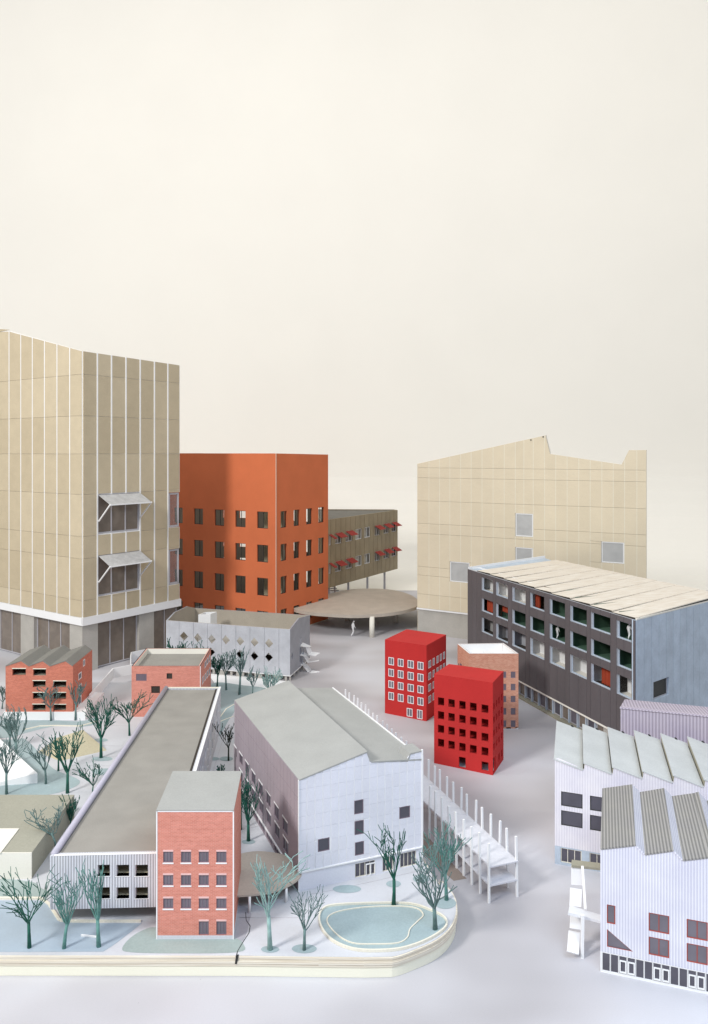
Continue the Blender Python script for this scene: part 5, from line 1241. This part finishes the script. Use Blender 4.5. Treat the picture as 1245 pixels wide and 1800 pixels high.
# ------------------------------------------------------------------ trees: forked trunk, arching limbs, twigs
def tree(bx, by, ty, x0, x1, mat, seed, label, droop=0.0, n=6, lean=0, z=ZI, dense=1.0, fork=.33, group=None):
    rnd = random.Random(seed); base = G(bx, by, z); D = base.y / S; k = D / F * S
    H = (by - ty) * k; wl, wr = (bx - x0) * k, (x1 - bx) * k
    root = thing('bare_tree', label, 'tree', base, 'bare card trees on the island')
    lw = min(.9, max(.45, H * .5))
    r0 = H * .0245; twr = max(.55 * k, H * .0045)
    zf = H * fork
    tr = MB(); b0 = Vector((0, 0, 0)); bend = Vector((rnd.uniform(-.03, .03) * H + lean * .3 * H, rnd.uniform(-.03, .03) * H, 0))
    pts = [b0, bend * .4 + Vector((0, 0, zf * .5)), bend + Vector((0, 0, zf))]
    segs = []
    def limb(p, d, L, r, lev, dr_):
        m = 6 if lev == 0 else 4; q = [p]; rr = [r]; dd = d.normalized(); side = Vector((rnd.uniform(-1, 1), rnd.uniform(-1, 1), rnd.uniform(-.2, .6))) * .22
        for i in range(m):
            t = (i + 1) / m
            curl = Vector((dd.x, dd.y, 0)) * (.10 * dr_) + Vector((0, 0, (.16 if lev < 2 else .05) * (1 - dr_ * 2.9 * t)))
            dd = (dd + curl + side * (.5 if i % 2 else -.35) + Vector((rnd.uniform(-.09, .09), rnd.uniform(-.09, .09), rnd.uniform(-.06, .06)))).normalized()
            q.append(q[-1] + dd * L / m); rr.append(max(twr, r * (1 - .62 * t)))
            if lev < 2 and i >= (0 if lev else 1) and rnd.random() < (.92 if lev == 0 else .45) * dense:
                a = rnd.uniform(0, 6.28); o = dd.orthogonal().normalized(); o = (o * math.cos(a) + dd.cross(o) * math.sin(a))
                nd = (dd * 1.0 + o * rnd.uniform(.3, .62) + Vector((0, 0, .25 * (1 - dr_)))).normalized()
                limb(q[-1], nd, L * rnd.uniform(.42, .72) * (1 - .25 * t), rr[-1] * .72, lev + 1, dr_)
        segs.append((q, rr))
    for i in range(n):
        a = 2 * math.pi * (i + rnd.uniform(-.3, .3)) / n; tilt = rnd.uniform(.16, .62) + .35 * droop
        d = Vector((math.cos(a) * tilt, math.sin(a) * tilt * .8, 1)); sp = pts[2] + Vector((0, 0, -rnd.uniform(0, .25) * zf))
        limb(sp, d, (H - zf) * rnd.uniform(.8, 1.1), r0 * .45, 0, droop)
    allp = [p for q, _ in segs for p in q]
    zmax = max(p.z for p in allp); xs = sorted(p.x for p in allp); xl, xr = -xs[0], xs[-1]
    sz_ = (H - zf * .8) / (zmax - zf * .8)
    def w(p):
        sx = (wl / max(xl, .01)) if p.x < 0 else (wr / max(xr, .01)); zz_ = p.z if p.z < zf * .8 else zf * .8 + (p.z - zf * .8) * sz_
        s_ = min(1, max(0, (p.z - zf * .6) / (zf * .4)))
        syy = (wl + wr) / (xl + xr)
        return Vector((p.x * (1 + (sx - 1) * s_), p.y * (1 + (min(syy, 1.6) - 1) * s_), zz_)) + base
    tr.tube([w(p) for p in pts], [r0 * 1.15, r0 * .85, r0 * .8], 7); tr.build('trunk', mat, root, smooth=True)
    cr = MB()
    for q, rr in segs: cr.tube([w(p) for p in q], rr, 4, cap=False)
    cr.build('branches', mat, root, smooth=True)
TD, TT, TG, TP, TB = 'treedark', 'treeteal', 'treegrey', 'treepale', 'treeblack'
tree(52, 1666, 1531, -8, 124, TD, 1, 'dark green spreading tree at the front left corner of the island', .45, 7, fork=.36)
tree(113, 1667, 1534, 82, 146, TT, 2, 'grey-green upright tree second from the left in the front row', .0, 8, fork=.33)
tree(174, 1664, 1512, 130, 181, TT, 3, 'grey-green tree with crooked limbs in front of the ribbed facade windows', .1, 6, -.02, fork=.33)
tree(475, 1669, 1496, 441, 545, TP, 4, 'pale mint tree in front of the round canopy, right of the pink tower', .0, 7, fork=.38)
tree(535, 1670, 1552, 506, 577, TG, 5, 'small grey-green tree left of the pond', .25, 7, fork=.33)
tree(692, 1592, 1448, 627, 714, TD, 6, 'dark green tree behind the pond with a long arching left limb', .4, 6, fork=.33)
tree(765, 1634, 1462, 722, 800, TG, 7, 'grey-green tree at the right rim of the pond', .0, 8, fork=.27)
tree(785, 1582, 1446, 742, 828, TT, 8, 'bushy teal tree beside the white hall corner, behind the pond', .05, 9, fork=.36)
tree(437, 1478, 1356, 417, 466, TD, 9, 'dark green round tree in the street beside the panelled hall', .0, 8, fork=.3)
tree(423, 1458, 1350, 412, 440, TD, 10, 'thin dark tree hidden behind the pink tower edge', .0, 5, fork=.3)
tree(178, 1332, 1222, 146, 212, TD, 11, 'dense dark green tree with long drooping twigs left of the long grey roof', .35, 10, dense=1.1, fork=.36)
tree(119, 1394, 1278, 83, 152, TD, 12, 'dark green tree in front of the tan mound', .15, 8, fork=.34)
tree(103, 1355, 1287, 92, 125, TD, 29, 'small dark green tree just behind the one at the tan mound', .3, 6, fork=.4)
tree(81, 1378, 1296, 44, 90, TG, 13, 'grey-teal tree beside the white wedge roof', .0, 7, fork=.33)
tree(12, 1396, 1299, 0, 52, TG, 14, 'tall thin grey-teal tree in front of the white wedge', .2, 7, fork=.4)
tree(30, 1340, 1243, 8, 46, TG, 28, 'grey-teal tree rising behind the white wedge', .0, 7, fork=.4)
tree(17, 1317, 1240, -6, 38, TG, 15, 'grey tree at the left edge below the zigzag brick house', .0, 7, fork=.35)
tree(90, 1267, 1200, 68, 107, TG, 16, 'small grey tree against the zigzag brick house front', .0, 6, fork=.38)
tree(133, 1266, 1193, 118, 150, TG, 17, 'small grey tree at the right corner of the zigzag brick house', .0, 6, fork=.38)
tree(228, 1293, 1217, 205, 268, TD, 18, 'dark green arching tree in front of the parapet brick house', .35, 8, fork=.33)
tree(163, 1394, 1340, 127, 182, TD, 19, 'low dark green tree leaning at the edge of the long grey roof', .3, 7, fork=.25)
tree(4, 1246, 1198, -14, 22, TG, 20, 'pale grey tree at the left edge beside the zigzag brick house', .0, 7, fork=.3)
tree(398, 1213, 1143, 384, 414, TG, 21, 'grey tree before the third lower diamond window of the silver hall', .0, 7, fork=.38)
tree(382, 1207, 1150, 370, 393, TD, 22, 'dark green tree at the back corner of the parapet brick house', .0, 9, fork=.38)
tree(421, 1221, 1136, 406, 437, TG, 23, 'grey tree in front of the lower diamond windows of the silver hall', .0, 7, fork=.4)
tree(444, 1222, 1172, 430, 458, TG, 24, 'small thin grey tree between the grey tree and the pale shrubby tree', .0, 6, fork=.3)
tree(476, 1222, 1174, 455, 499, TP, 25, 'pale mint shrubby tree at the front right corner of the silver hall', .0, 11, fork=.12, dense=1.1)
tree(309, 1215, 1120, 293, 334, TD, 26, 'dark green tree top showing over the parapet brick house', .4, 8, fork=.55)
tree(345, 1213, 1127, 325, 366, TG, 27, 'grey tree top showing over the parapet brick house', .0, 8, fork=.5)
tree(402, 1337, 1272, 372, 412, TB, 30, 'blackish tree with a long left branch in the shaded street', .1, 6, fork=.4)
tree(389, 1368, 1341, 381, 396, TD, 31, 'tiny green tree top behind the roof of the pink brick tower', .3, 6, fork=.2)
tree(99, 1504, 1416, 42, 112, TG, 32, 'grey-teal tree with long curved limbs against the olive block', .1, 7, fork=.5)
tree(124, 1452, 1398, 102, 140, TD, 33, 'dark green tree squeezed between olive block and long grey roof', .0, 8, fork=.15)
